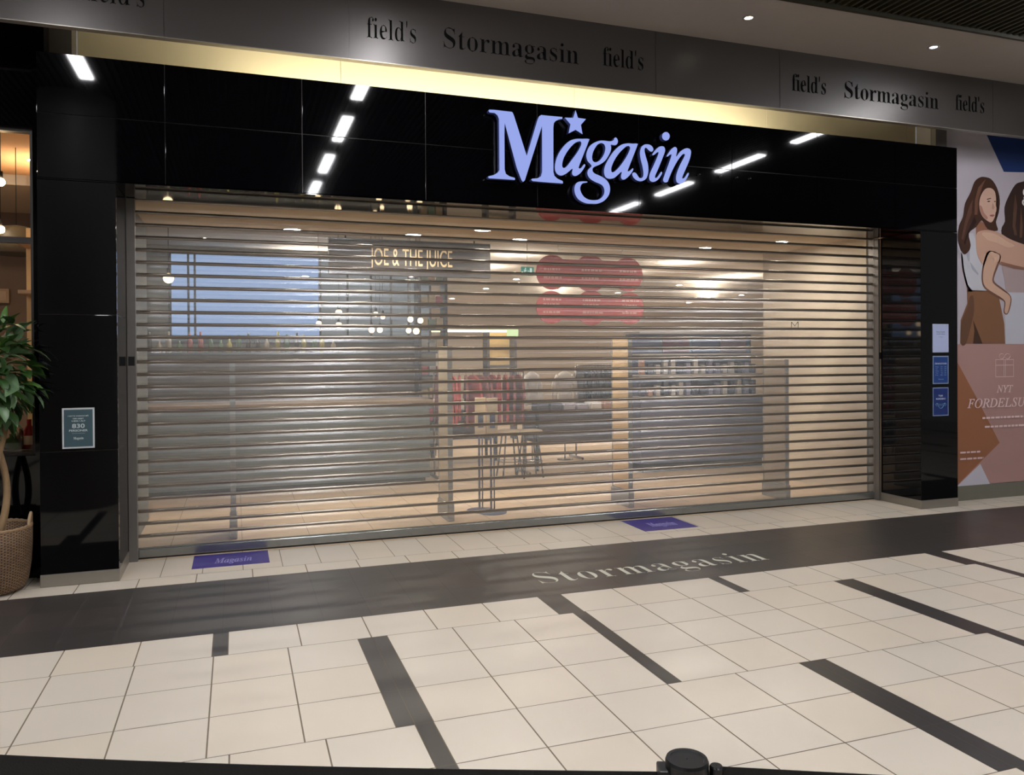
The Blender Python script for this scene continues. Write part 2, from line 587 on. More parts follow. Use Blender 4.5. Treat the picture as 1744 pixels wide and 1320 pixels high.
for (xa, xb) in ((XL1 - 3.05 + .001, -0.768 - 3.05), (6.885 - 3.05, XR0 - 3.05 - .001)):
    b = MB()
    b.box(xa, xb, -0.09, -0.03, 0.0, ZB - .008, bevel=0.003)
    b.box(xa, (xa + xb) / 2 - .005 if xa < 0 else xb, -0.03, 0.06, 0.0, ZB - .008)
    g = b.build('guide_rail', M_rail, sh)
    c = (xa + xb) / 2
    MB().box(c - .024 if xa < 0 else c - .012, c + .024 if xa < 0 else c + .014, -0.094, -0.088, 1.605, 1.68, bevel=0.002).build('lock_cover', M_black, g)

# ================================================================== BULKHEAD, COVE, CEILINGS
YB = 6.35
BZ0, BZ1 = 4.02, 4.584
b = MB()
seams = [-7.0, -4.552, -3.212, -0.476, 0.864, 3.60, 4.94, 7.676, 9.016, 11.75, 15]
for a, c in zip(seams, seams[1:]):
    b.box(a + .003, c - .003, YB, YB + 0.06, BZ0, BZ1)
b.box(-7, 15, YB + 0.004, YB + 0.055, BZ0 + .004, BZ1)
b.box(-7, 15, YB - 0.004, YB + 0.06, BZ0 - 0.006, BZ0, 1)
struct(b.build('wall_bulkhead', [M_bulk, M_plinth]))
TXO = -0.022
for gi, (dx, wh) in enumerate(((-4.076, 'at the left edge of the photo'), (0.0, 'above the left half of the sign'), (4.076, 'at the right, above the poster wall'))):
    if gi > 0:
        o = fit_text('bulkhead_lettering', serif('Stormagasin'), M_letter, 1.632 + dx, 2.838 + dx, 4.198, 4.366, YB - .003, depth=.003, offset=TXO)
        tag(o, 'dark serif word Stormagasin on the grey bulkhead ' + ('above the black fascia, left of the sign' if gi == 1 else 'at the right, towards the poster wall'), 'lettering')
        o = fit_text('bulkhead_lettering', serif("field's"), M_letter, 1.005 + dx, 1.402 + dx, 4.203, 4.372, YB - .003, depth=.003, offset=TXO)
        tag(o, "dark word field's on the bulkhead, " + ('just left of the left-hand Stormagasin' if gi == 1 else 'just left of the right-hand Stormagasin'), 'lettering')
    o = fit_text('bulkhead_lettering', serif("field's"), M_letter, 3.073 + dx, 3.470 + dx, 4.216, 4.385, YB - .003, depth=.003, offset=TXO)
    tag(o, "dark word field's on the bulkhead, " + ('cut by the top left edge of the photo', 'just right of the left-hand Stormagasin', 'faint, just right of the right-hand Stormagasin')[gi], 'lettering')

# cove behind the fascia
b = MB()
for a, c in zip([-1.20, 0.918, 3.217, 5.501, 7.47], [0.918, 3.217, 5.501, 7.47, 7.6]):
    b.box(a + .002, c - .002, 7.30, 7.34, 3.1, 4.62)
struct(b.build('wall_cove', M_yellow))
struct(MB().box(-7, 15, YB + .12, 7.40, 4.60, 4.66).build('ceiling_cove', M_soffit))
b = MB()
b.box(0.1, 5.3, 6.95, 7.00, 3.60, 3.62)
o = b.build('cove_light', M_cove)
tag(o, 'warm strip light hidden on top of the black fascia', 'light strip')
b = MB()
b.box(-1.40, -1.205, 7.10, 7.30, 3.92, 4.6)
o = b.build('junction_box', M_rail)
tag(o, 'small grey box above the left end of the fascia', 'box')
b = MB()
b.box(7.28, 7.44, 6.72, 6.78, 3.92, 4.6)
o = b.build('junction_box', M_rail)
tag(o, 'small grey box above the right end of the fascia', 'box')

struct(MB().box(-7, 15, 5.45, YB, BZ1, BZ1 + .05).build('ceiling_soffit', M_soffit))
b = MB()
b.box(-7, 15, -4.2, 5.45, 4.80, 4.85)
n = int(22 / 0.075)
for i in range(n):
    x = -7 + 0.075 * i
    b.box(x, x + 0.024, -4.2, 5.42, 4.60, 4.68)
b.box(-7, 15, 5.42, 5.45, 4.57, 4.80)
struct(b.build('ceiling_slats', M_slat))


def ceiling_tube(x, y0, y1, lab):
    t = thing('tube_light', lab, 'ceiling light', (x, (y0 + y1) / 2, 4.548), 0, 'tube lights along the mall ceiling')
    h = (y1 - y0) / 2
    MB().box(-.085, .085, -h - .02, h + .02, 0.0, 0.05, bevel=0.004).build('housing', M_white, t)
    MB().box(-.06, .06, -h, h, -0.012, 0.0).build('diffuser', M_tube, t)
    return t


for x in (1.3, 7.2, -4.6):  # row farthest left is unseen, added for general mall light
    for y in (4.2, 2.4, 0.5, -1.35, -3.2):
        ceiling_tube(x, y, y + 1.1, 'tube light of the mall ceiling, mirrored in the black fascia except the added unseen left row')
ceiling_tube(-1.42, 4.0, 4.75, 'tube light of the mall ceiling, mirrored in the black fascia except the added unseen left row')

for (px, py, lab, c) in ((1275, 30, 'small warm downlight in the mall soffit, left one', (1, .95, .75, 1)), (1590, 80, 'small bluish white downlight in the mall soffit, right one', (.6, .72, 1, 1))):
    p = atz(px, py, BZ1)
    t = thing('ceiling_downlight', lab, 'downlight', (p.x, p.y, BZ1))
    MB().lathe([(0.055, 0.0), (0.055, -0.006), (0.036, -0.006), (0.034, 0.0)], n=24).build('trim_ring', M_soffit, t)
    MB().lathe([(0.034, -0.002), (0.0001, -0.012)], n=20).build('lamp', emit('downlight %s' % c[2], c, 14), t)

# mirrored column of the mall (left of the frame)
o = MB().lathe([(0.44, 0.0), (0.44, 4.25), (0.44, 4.3), (0.44, 4.6)], (-1.72, 3.0, 0), 40).build('column', mat('grey column', lin(120, 118, 114), 0.6, noise=.04))
struct(o)
# far side of the mall, dark shopfronts
struct(MB().box(-7, 15, -4.4, -4.2, 0, 4.8).build('wall_opposite', mat('dark opposite shopfront', lin(46, 42, 38), 0.5, noise=.2, nscale=1.5)))

# ================================================================== POSTER WALL (right)
YP = 6.80
b = MB()
b.box(7.44, 14.0, YP + .004, YP + 0.2, 0.17, 3.95)
b.box(7.30, 14.0, YP + .004, YP + 0.2, 3.95, 4.6)
struct(b.build('wall_right', mat('grey wall', lin(150, 145, 145), 0.6, noise=.03)))
struct(MB().box(7.44, 14.0, YP - .012, YP + 0.2, 0.0, 0.165).build('baseboard_right', mat('grey skirting', lin(112, 110, 98), .5, noise=.05)))
PX0, PX1, PZ0, PZ1 = 7.31, 9.9, 0.168, 4.55
bill = thing('advertising_poster', 'tall wall poster of two women above pink panel, right of the pillar', 'poster', (8.6, YP, 0.168))


def flat(name, pts, col, lay, px=True, smooth=0, rough=0.45):
    q = [(at(x, y, YP).x, at(x, y, YP).z) for x, y in pts] if px else pts
    if smooth:
        q = spline(q, smooth)
    me = outline_mesh([q], 0.0004)
    for v in me.vertices:
        v.co = (v.co.x - 8.6, -0.0012 * lay - v.co.z, v.co.y - 0.168)
    me.materials.append(mat('print %d %d %d' % col, lin(*col), rough, noise=.03, nscale=5))
    ob = bpy.data.objects.new(name, me)
    COL.objects.link(ob)
    ob.parent = bill
    return ob


def c16(sx, sy, ox, oy):
    return lambda L: [(ox + x * sx, oy + y * sy) for x, y in L]


cT = c16(.15903, .15903, 1560, 210)       # head crop
cU = c16(.15157, .15157, 1560, 400)       # body crop
cV = c16(.21223, .21223, 1560, 580)       # lower crop
flat('sheet', [(7.437, PZ0), (PX1, PZ0), (PX1, PZ1), (PX0, PZ1), (PX0, 3.95), (7.437, 3.95)], (186, 179, 188), 0, px=False)
flat('blue_shape', cT([(740, 90), (1700, 160), (1700, 540), (940, 520)]), (30, 52, 104), 1)
flat('pink_panel', [(7.437, .168), (9.9, .168), (9.9, 1.768), (7.437, 1.768)], (178, 140, 134), 1, px=False)
flat('brown_shape', cV([(240, 100), (340, 190), (480, 450), (670, 820), (340, 1150), (332, 1165), (332, 180)]), (158, 104, 74), 2)
flat('white_shape', cV([(515, 990), (600, 1165), (340, 1175), (332, 1165)]), (200, 196, 208), 2)
# nearer woman: white top, brown trousers, long brown hair
flat('trousers', cU([(570, 620), (850, 630), (930, 700), (960, 850), (990, 1000), (1000, 1225), (495, 1225), (500, 960), (575, 770)]), (132, 92, 66), 2, smooth=0)
flat('trousers_shade', cU([(640, 960), (690, 1080), (745, 1225), (640, 1225), (655, 1080)]), (66, 44, 32), 3)
flat('top', cU([(560, -10), (640, -20), (690, 120), (770, 260), (750, 400), (760, 560), (850, 632), (600, 632), (560, 560), (520, 380), (490, 180), (520, 60)]), (196, 196, 204), 2)
flat('back_arm', cU([(500, 200), (520, 400), (580, 640), (640, 640), (580, 560), (540, 400), (520, 220)]), (104, 74, 66), 2)
flat('upper_arm', cT([(640, 1200), (700, 1150), (800, 1150), (900, 1180), (1000, 1240), (1160, 1300), (1300, 1330), (1300, 1560), (1160, 1560), (1050, 1540), (900, 1500), (820, 1470), (760, 1560), (700, 1500), (650, 1400)]), (200, 160, 140), 4, smooth=3)
flat('forearm', cU([(820, 200), (880, 200), (940, 240), (900, 340), (860, 460), (860, 540), (960, 620), (1050, 690), (1050, 780), (1020, 880), (990, 860), (1000, 760), (960, 710), (880, 660), (780, 590), (750, 520), (750, 420), (770, 320)]), (206, 168, 146), 5, smooth=3)
flat('neck', cT([(640, 1000), (700, 1060), (830, 1060), (850, 1180), (640, 1230)]), (150, 104, 84), 3)
flat('hair', cT([(720, 575), (800, 600), (860, 690), (892, 820), (880, 960), (850, 1060), (870, 1150), (760, 1130), (700, 1040), (640, 1110), (560, 1180), (580, 1300), (560, 1370), (500, 1400), (445, 1250), (455, 1100), (500, 1000), (520, 860), (580, 740), (620, 630), (670, 585)]), (70, 44, 34), 6, smooth=3)
flat('face', cT([(730, 710), (790, 695), (835, 730), (850, 800), (848, 880), (858, 920), (845, 960), (835, 1010), (800, 1062), (750, 1040), (700, 990), (672, 900), (680, 800)]), (208, 172, 154), 7, smooth=3)
flat('eyebrow', cT([(750, 812), (790, 800), (800, 808), (755, 822)]), (110, 80, 68), 8)
flat('eye', cT([(752, 838), (775, 830), (790, 840), (770, 846)]), (60, 50, 48), 8)
flat('eye', cT([(828, 838), (842, 832), (846, 842), (832, 846)]), (60, 50, 48), 8)
flat('nose', cT([(812, 850), (836, 905), (822, 925), (806, 915)]), (186, 146, 130), 8)
flat('lips', cT([(780, 985), (812, 978), (838, 984), (815, 1002), (790, 998)]), (158, 96, 92), 8)
flat('arm_shade', cU([(800, 190), (880, 190), (950, 235), (925, 340), (880, 460), (880, 530), (980, 610), (1062, 690), (1062, 790), (1024, 893), (980, 870), (990, 760), (945, 725), (870, 680), (765, 600), (735, 520), (735, 420), (755, 310)]), (120, 84, 72), 4, smooth=3)
flat('arm_shade', cT([(900, 1480), (1050, 1520), (1160, 1545), (1300, 1545), (1300, 1572), (1150, 1572), (1040, 1556), (890, 1512)]), (140, 100, 84), 5)
flat('shoulder_light', cT([(700, 1180), (780, 1170), (880, 1205), (960, 1260), (1050, 1310), (980, 1330), (860, 1280), (760, 1250)]), (214, 178, 156), 5, smooth=3)
flat('cheek_shade', cT([(680, 880), (700, 900), (720, 960), (760, 1010), (745, 1030), (700, 985), (675, 905)]), (178, 132, 116), 8, smooth=3)
flat('trouser_fold', cU([(600, 700), (640, 690), (650, 850), (620, 1000), (560, 1220), (500, 1220), (510, 980), (575, 800)]), (104, 72, 54), 3, smooth=3)
flat('top_fold', cU([(600, 300), (640, 350), (700, 440), (690, 450), (630, 390)]), (166, 166, 178), 3)
flat('top_fold', cU([(570, 120), (600, 180), (600, 300), (585, 300), (560, 190)]), (170, 170, 182), 3)
flat('hair_strand', cT([(840, 720), (870, 800), (872, 930), (850, 1040), (835, 1090), (850, 980), (858, 860)]), (46, 30, 26), 8)
flat('hair_strand', cT([(560, 900), (600, 820), (590, 960), (540, 1080), (500, 1250), (480, 1240), (510, 1080)]), (96, 66, 54), 7)
flat('hair_strand', cT([(620, 1000), (640, 1060), (600, 1120), (560, 1180), (520, 1300), (510, 1280), (550, 1150)]), (44, 28, 24), 7)
flat('hair_strand', cT([(1060, 760), (1080, 900), (1060, 1100), (1080, 1200), (1050, 1200), (1030, 1100), (1040, 900)]), (92, 66, 52), 4)
flat('hair_strand', cT([(1120, 900), (1140, 1100), (1130, 1225), (1105, 1225), (1110, 1100)]), (100, 70, 54), 4)
flat('hair_strand', cT([(740, 600), (700, 690), (660, 820), (650, 980), (620, 980), (625, 820), (660, 690)]), (112, 78, 62), 7)
# second woman seen from behind: dark hair, rose top, white trousers
flat('rose_top', cU([(960, 250), (1300, 320), (1500, 320), (1500, 650), (1010, 640), (990, 500), (965, 380)]), (176, 156, 156), 2)
flat('white_trousers', cU([(1010, 650), (1500, 660), (1500, 1225), (1005, 1225), (1000, 900)]), (196, 196, 206), 2)
flat('long_hair', cT([(1120, 630), (1250, 610), (1360, 640), (1420, 760), (1440, 1000), (1440, 1500), (1240, 1560), (1060, 1500), (960, 1380), (910, 1150), (950, 1050), (945, 900), (1000, 760), (1060, 660)]), (56, 38, 32), 3, smooth=3)
M_pinkw = mat('pale pink print', lin(232, 205, 205), .5, noise=.02)
M_offw = mat('off white print', lin(235, 232, 232), .5, noise=.02)


def ptext(nm, body, px0, px1, pyb, pyt, m, italic=False, off=0.0):
    a, c = at(px0, pyb, YP), at(px1, pyb, YP)
    tt = at((px0 + px1) / 2, pyt, YP)
    ob = fit_text(nm, serif(body, italic=italic, bold=not italic) if off is not None else body, m, a.x - 8.6, c.x - 8.6, (a.z + c.z) / 2 - .168, tt.z - .168 if pyt else 0, -0.011, bill, depth=.0004, offset=off or 0)
    return ob


ptext('lettering', 'NYT', 1696, 1724, 668, 656, M_pinkw, True, 0.01)
ptext('lettering', 'FORDELSUNIVERS', 1646, 1806, 692, 677, M_pinkw, True, 0.01)
a = at(1740, 338, YP)
fit_text('lettering', 'g', M_offw, a.x - 8.6 - .01, a.x - 8.6 + .12, a.z - .168 - .02, a.z - .168 + .12, -0.013, bill, depth=.0004)


def bars(L, m, nm='small_print'):
    bb = MB()
    for (x0, x1, y, th) in L:
        p, q = at(x0, y, YP), at(x1, y, YP)
        # broken into word-like dashes
        x = p.x
        random.seed(int(y * 7))
        while x < q.x:
            w = random.uniform(.03, .09)
            bb.box(x - 8.6, min(x + w, q.x) - 8.6, -.0112, -.0102, p.z - .168 - th / 2, p.z - .168 + th / 2)
            x += w + .014
    return bb.build(nm, m, bill)


for q_ in ((1672, 1800, 712, .022), (1676, 1800, 727, .022), (1634, 1668, 771, .02), (1634, 1674, 782, .02)):
    bars([q_], M_pinkw)
gb = MB()
gx0, gx1 = at(1694, 625, YP), at(1725, 625, YP)
x0, x1 = gx0.x - 8.6, gx1.x - 8.6
zt, zb_ = at(1710, 612, YP).z - .168, at(1710, 642, YP).z - .168
for (a0, a1, c0, c1) in ((x0, x1, zt - .006, zt), (x0, x1, zb_, zb_ + .006), (x0, x0 + .006, zb_, zt), (x1 - .006, x1, zb_, zt), ((x0 + x1) / 2 - .014, (x0 + x1) / 2 - .008, zb_, zt), ((x0 + x1) / 2 + .008, (x0 + x1) / 2 + .014, zb_, zt), (x0, x1, zt - .07, zt - .064)):
    gb.box(a0, a1, -.0112, -.0102, c0, c1)
for s in (-1, 1):
    cc = (x0 + x1) / 2 + s * .045
    gb.tube([(cc + .04 * math.cos(t * PI / 8), -.0107, zt + .035 + .03 * math.sin(t * PI / 8)) for t in range(17)], .0025, 6)
gb.build('gift_icon', M_pinkw, bill)

# ================================================================== NOTICES ON THE PILLARS


def notice(x0, x1, z0, z1, bord, face, lab, rows, bw=.012):
    t = thing('notice_sheet', lab, 'notice', ((x0 + x1) / 2, YF - .002, (z0 + z1) / 2))
    hx, hz = (x1 - x0) / 2, (z1 - z0) / 2
    MB().box(-hx, hx, -.0022, 0, -hz, hz, bevel=.0004).build('sheet', mat('notice edge %d' % bord[0], lin(*bord), .5, noise=.02), t)
    MB().box(-hx + bw, hx - bw, -.0032, -.002, -hz + bw, hz - bw).build('printed_face', mat('notice face %d %d %d' % face, lin(*face), .5, noise=.04, nscale=12), t)
    for (body, w, zc, h, col, kind) in rows:
        m = mat('notice print %d %d %d' % col, lin(*col), .5, noise=.02)
        s = serif(body) if kind == 's' else body
        fit_text('lettering', s, m, -w / 2, w / 2, zc, zc + h, -.0042, t, depth=.0004, offset=(.012 if kind == 'b' else 0))
    return t


W1 = (205, 215, 216)
notice(-1.203, -0.990, 1.005, 1.303, (196, 200, 202), (58, 84, 92), 'teal notice reading 830 personer, white border, on left pillar',
       [('I DETTE VAREHUS MÅ', .135, .086, .011, W1, 'b'), ('DER HØJST', .07, .066, .009, W1, 'b'), ('VÆRE I ALT', .092, .048, .010, W1, 'b'),
        ('830', .082, .002, .030, W1, 'b'), ('PERSONER', .122, -.024, .014, W1, 'b'), ('Tak fordi du viser hensyn', .085, -.040, .006, (150, 165, 168), 'p'), ('Magasin', .065, -.082, .017, W1, 's')])
notice(7.075, 7.298, 1.676, 1.981, (205, 210, 228), (176, 186, 222), 'plain pale lilac notice, topmost of three on right pillar',
       [('Kære kunde', .115, .062, .013, (90, 100, 130), 'b'), ('Vi har lukket', .12, .040, .011, (100, 110, 140), 'b'), ('Vi ses igen', .05, .010, .008, (130, 140, 175), 'p')], bw=.003)
B2 = (150, 172, 214)
t = notice(7.075, 7.297, 1.335, 1.638, (132, 150, 180), (30, 64, 128), 'blue notice with a table, middle one of three on right pillar',
           [('ÅBNINGSTIDER', .17, .060, .022, (190, 200, 226), 'b'), ('Man   10 - 20', .15, .028, .011, B2, 'p'), ('Tir    10 - 20', .15, .006, .011, B2, 'p'), ('Ons   10 - 20', .15, -.016, .011, B2, 'p'),
            ('Tor    10 - 20', .15, -.038, .011, B2, 'p'), ('Fre    10 - 20', .15, -.060, .011, B2, 'p'), ('Velkommen', .08, -.105, .011, B2, 'p')])
t = notice(7.074, 7.296, 0.990, 1.298, (120, 138, 172), (24, 46, 108), 'dark blue notice with a mask symbol, lowest of three on right pillar',
           [('Husk', .06, .056, .020, (205, 212, 232), 'b'), ('MUNDBIND', .135, .022, .018, (205, 212, 232), 'b')])
b = MB()
b.tube([(-.055 + .11 * i / 12, -.0046, -.018 - .055 * math.sin(PI * i / 12)) for i in range(13)], .0028, 6)
b.tube([(-.055 + .11 * i / 12, -.0046, -.018 - .012 * math.sin(PI * i / 12)) for i in range(13)], .0022, 6)
for s in (-1, 1):
    b.tube([(s * (.055 + .018 * math.sin(PI * i / 8)), -.0046, -.016 - .03 * i / 8) for i in range(9)], .002, 6)
b.tube([(-.03, -.0046, -.04), (0, -.0046, -.046), (.03, -.0046, -.04)], .0016, 6)
b.build('mask_symbol', mat('mask print', lin(120, 170, 205), .5, noise=.02), t)

# ================================================================== LEFT NEIGHBOUR SHOP
YN = 6.90
struct(MB().box(-7, -1.385, YN, YN + .16, 3.42, 4.62).build('wall_left', M_bglass))
struct(MB().box(-7, -1.44, YN, YN + .16, 0.0, 0.93).build('wall_left_base', M_bglass))
struct(MB().box(-1.44, -1.356, YN - .02, YN + .16, 0.0, 4.62).build('wall_left_return', M_bglass))
b = MB()
b.box(-7, -1.44, YN + .05, YN + .10, 2.55, 2.595)
b.box(-7, -1.44, YN + .04, YN + .11, 3.395, 3.425)
b.box(-1.47, -1.44, YN + .04, YN + .11, 0.93, 3.395)
b.box(-7, -1.44, YN + .02, YN + .11, 0.93, 0.95)
b.box(-3.2, -3.16, YN + .04, YN + .11, 0.93, 3.395)
w1 = struct(b.build('window_1', mat('dark bronze frame', lin(38, 32, 28), .4, noise=.1)))
MB().box(-7, -1.47, YN + .072, YN + .078, 0.95, 3.395).build('pane', M_glass, w1)
struct(MB().box(-7, -1.44, 10.6, 10.7, 0, 3.7).build('wall_neighbour_back', mat('taupe plaster', lin(128, 108, 92), .8, noise=.06)))
struct(MB().box(-1.46, -1.36, YN + .16, 10.7, 0, 3.7).build('wall_divider', mat('tan plaster', lin(190, 150, 112), .8, noise=.05)))
struct(MB().box(-7, -1.36, YN + .16, 10.7, 3.70, 3.75).build('ceiling_neighbour', mat('tan ceiling', lin(206, 170, 130), .8, noise=.04)))


def pendant(nm, lab, p, r, top, L, col=(1.0, .72, .40, 1), grp=None, shade=False, shadecol=None):
    t = thing(nm, lab, 'pendant lamp', p, 0, grp)
    MB().lathe([(0.001, r)] + [(r * math.sin(PI * i / 10), r * math.cos(PI * i / 10)) for i in range(1, 10)] + [(0.001, -r)], n=16).build('bulb', emit('bulb %.2f %.1f' % (col[2], L), col, L), t)
    MB().tube([(0, 0, r * .9), (0, 0, r * .9 + .06)], .018, 10).build('socket', M_black, t)
    MB().tube([(0, 0, r * .9 + .05), (0, 0, top - p[2])], .003, 6).build('cord', M_black, t)
    if shade:
        MB().lathe([(.03, r + .07), (r * 1.6, r * .6), (r * 2.4, -r * .4), (r * 2.3, -r * .4), (r * 1.5, r * .55), (.03, r + .05)], n=24).build('lamp_shade', shadecol or M_black, t)
    return t


p = at(1, 310, 7.9)
pendant('pendant_lamp', 'glowing round bulb in the left neighbour shop, upper one', (p.x, p.y, p.z), .035, 3.70, 60)
p = at(1, 391, 8.3)
pendant('pendant_lamp', 'glowing round bulb in the left neighbour shop, lower one', (p.x, p.y, p.z), .035, 3.70, 60)
for x_, y_ in ((-2.6, 8.0), (-1.9, 9.3), (-3.2, 9.3)):  # unseen ceiling lamps added to brighten the neighbour shop
    t = thing('ceiling_downlight', 'added unseen fill lamp in the ceiling of the left neighbour shop', 'downlight', (x_, y_, 3.70), 0, 'added fill lamps of the left shop')
    MB().lathe([(.10, 0), (.098, -.008), (.082, -.008), (.08, 0)], n=24).build('trim_ring', M_white, t)
    MB().lathe([(.08, -.003), (.001, -.005)], n=20).build('lamp', emit('left shop fill lamp', (1, .80, .58, 1), 420), t)
p = at(28, 412, 8.8)
t = thing('dome_lamp', 'dark dome lamp shade behind the left shop window', 'lamp', (p.x, p.y, p.z))
MB().lathe([(.02, .16), (.12, .14), (.21, .07), (.24, -.12), (.23, -.12), (.2, .06), (.11, .125), (.02, .14)], n=28).build('lamp_shade', mat('olive shade', lin(74, 66, 50), .5, noise=.05), t)
MB().tube([(0, 0, .15), (0, 0, 3.70 - p.z)], .004, 6).build('cord', M_black, t)
# picture frames and panels on the back wall
for (x0, x1, y0, y1, Y, col, lab) in ((-22, 16, 492, 516, 10.57, (206, 178, 150), 'small pale framed picture on the left shop back wall'),):
    a, c = at(x0, y1, Y), at(x1, y0, Y)
    t = thing('picture_frame', lab, 'picture', ((a.x + c.x) / 2, Y, (a.z + c.z) / 2))
    hx, hz = (c.x - a.x) / 2, (c.z - a.z) / 2
    MB().box(-hx, hx, -.02, .02, -hz, hz, bevel=.004).build('frame', mat('light wood', lin(190, 160, 125), .5, noise=.1), t)
    MB().box(-hx + .03, hx - .03, -.024, -.018, -hz + .03, hz - .03).build('picture', mat('print', lin(*col), .6, noise=.2, nscale=14), t)
t = thing('shelf_unit', 'lit wooden shelf at the right end of the left shop window', 'shelf', at(58, 600, 7.9))
MB().box(-.085, .085, -.15, .15, .92, .95).build('shelf_board', mat('light wood', lin(190, 160, 125), .5), t)
MB().box(-.085, .085, -.15, .15, .50, .53).build('shelf_board', mat('light wood', lin(190, 160, 125), .5), t)
MB().box(-.085, .085, .15, .17, -1.6, 1.1).build('back_panel', mat('shelf back', lin(232, 196, 138), .5, noise=.1, nscale=9), t)
MB().box(-.085, .085, -.15, .17, -1.702, -1.6).build('base', M_black, t)
zsill = 0.95
for (px, r, h, col, cap, lab) in ((50, .042, .23, (150, 28, 20), (220, 190, 150), 'red bottle on the left shop window sill'), (22, .06, .12, (46, 74, 26), (60, 90, 30), 'squat green jar on the left shop window sill'), (36, .035, .16, (88, 60, 30), (40, 30, 20), 'brown bottle beside the red one on the sill')):
    p = at(px, 750, YN + .24)
    t = thing('bottle', lab, 'bottle', (p.x, YN + .24, .962))
    MB().lathe([(.001, 0), (r, 0), (r, h * .6), (r * .4, h * .8), (r * .4, h), (.001, h)], n=18).build('body', mat('bottle %d' % col[0], lin(*col), .25, noise=.08), t)
    MB().lathe([(r * 1.01, h * .15), (r * 1.01, h * .45)], n=18).build('bottle_label', mat('blabel %d' % cap[0], lin(*cap), .6, noise=.1), t)
o = MB().box(-3, -1.47, YN + .12, YN + .40, .90, .962).build('window_sill', mat('dark wood sill', lin(58, 38, 26), .5, noise=.2))
struct(o)
o.name = 'trim_1'
struct(MB().box(-7, -1.46, YN + .17, YN + .3, 0, .9).build('wall_sill_base', M_black))

# ---- potted fig tree in a wicker basket
bx, by = -1.675, 6.585
bas = thing('wicker_basket', 'round wicker basket planter at left edge beside the pillar', 'basket', (bx, by, 0))
M_wick = bpy.data.materials.new('wicker')
M_wick.use_nodes = True
nt = M_wick.node_tree
pb = nt.nodes['Principled BSDF']
pb.inputs['Roughness'].default_value = .75
tcn = nt.nodes.new('ShaderNodeTexCoord')
br = nt.nodes.new('ShaderNodeTexBrick')
br.inputs['Scale'].default_value = 1
br.inputs['Color1'].default_value = lin(172, 142, 108)
br.inputs['Color2'].default_value = lin(140, 112, 84)
br.inputs['Mortar'].default_value = lin(70, 52, 36)
br.inputs['Mortar Size'].default_value = .12
br.inputs['Brick Width'].default_value = 1.0
br.inputs['Row Height'].default_value = .45
nt.links.new(tcn.outputs['UV'], br.inputs[0])
nt.links.new(br.outputs[0], pb.inputs['Base Color'])
bp = nt.nodes.new('ShaderNodeBump')
bp.inputs['Strength'].default_value = .8
bp.inputs['Distance'].default_value = .01
bp.invert = True
nt.links.new(br.outputs['Fac'], bp.inputs['Height'])
nt.links.new(bp.outputs[0], pb.inputs['Normal'])
b = MB()
uvl = b.bm.loops.layers.uv.new('UVMap')
prof = [(.001, .006), (.17, .0), (.225, .03), (.245, .08), (.262, .2), (.27, .33), (.272, .46), (.255, .455), (.25, .33), (.24, .2), (.2, .1), (.001, .1)]
n = 56
prev = None
for q, (r, z) in enumerate(prof):
    rg = [b.bm.verts.new((r * math.cos(2 * PI * i / n), r * math.sin(2 * PI * i / n), z + (.002 * math.sin(i * 2.1) if q > 3 else 0))) for i in range(n)]
    if prev:
        for i in range(n):
            f = b.bm.faces.new((prev[i], prev[(i + 1) % n], rg[(i + 1) % n], rg[i]))
            f.smooth = True
            for l, (uu, zz) in zip(f.loops, ((i, prof[q - 1][1]), (i + 1, prof[q - 1][1]), (i + 1, z), (i, z))):
                l[uvl].uv = (uu * .75, zz * 45)
    prev = rg
b.build('basket_body', M_wick, bas)
b = MB()
for kk in range(2):
    b.tube([(.265 * math.cos(2 * PI * i / 40), .265 * math.sin(2 * PI * i / 40), .463 + .006 * math.sin(i * PI * .8 + kk * PI)) for i in range(41)], .009, 8, caps=False)
b.build('rim', mat('wicker rim', lin(160, 130, 98), .7, noise=.2, nscale=30), bas)
for s in (0.05, PI + .05):
    MB().tube([(.262 * math.cos(s + a) , .262 * math.sin(s + a), .45 + .10 * math.sin(PI * (a + .22) / .44) ** .5 if abs(a) < .219 else .45) for a in [-.22, -.2, -.16, -.1, 0, .1, .16, .2, .22]], .010, 8).build('handle', mat('handle wicker', lin(176, 148, 116), .7, noise=.2, nscale=30), bas)
tree = thing('fig_tree', 'leafy green potted fig tree with twisted trunk standing in the wicker basket', 'plant', (bx, by, .1))
MB().lathe([(.001, .005), (.185, .01), (.225, .1), (.232, .29), (.001, .31)], n=30).build('soil', mat('dark soil', lin(38, 30, 22), .95, noise=.3, nscale=40, bump=.5), tree)
M_bark = mat('bark', lin(150, 122, 88), .85, noise=.25, nscale=20, bump=.4)
for ph in (0, PI):
    MB().tube([(0.07 + .045 * math.cos(ph + z * 5.5), .045 * math.sin(ph + z * 5.5), z) for z in [.28 + .05 * i for i in range(19)]], [.026 - .0004 * i for i in range(19)], 10).build('trunk', M_bark, tree)
lf = MB()
random.seed(11)
br_ = MB()
cen = Vector((0.0, -0.12, 1.47))
for i in range(22):
    d = Vector((random.gauss(0, 1), random.gauss(0, 1), random.gauss(0.1, .8))).normalized()
    e = cen + Vector((d.x * .30, d.y * .30, d.z * .36))
    br_.tube([(0.07, 0, 1.15), (cen + (e - cen) * .4), e], [.01, .006, .003], 6)
br_.build('branch', M_bark, tree)


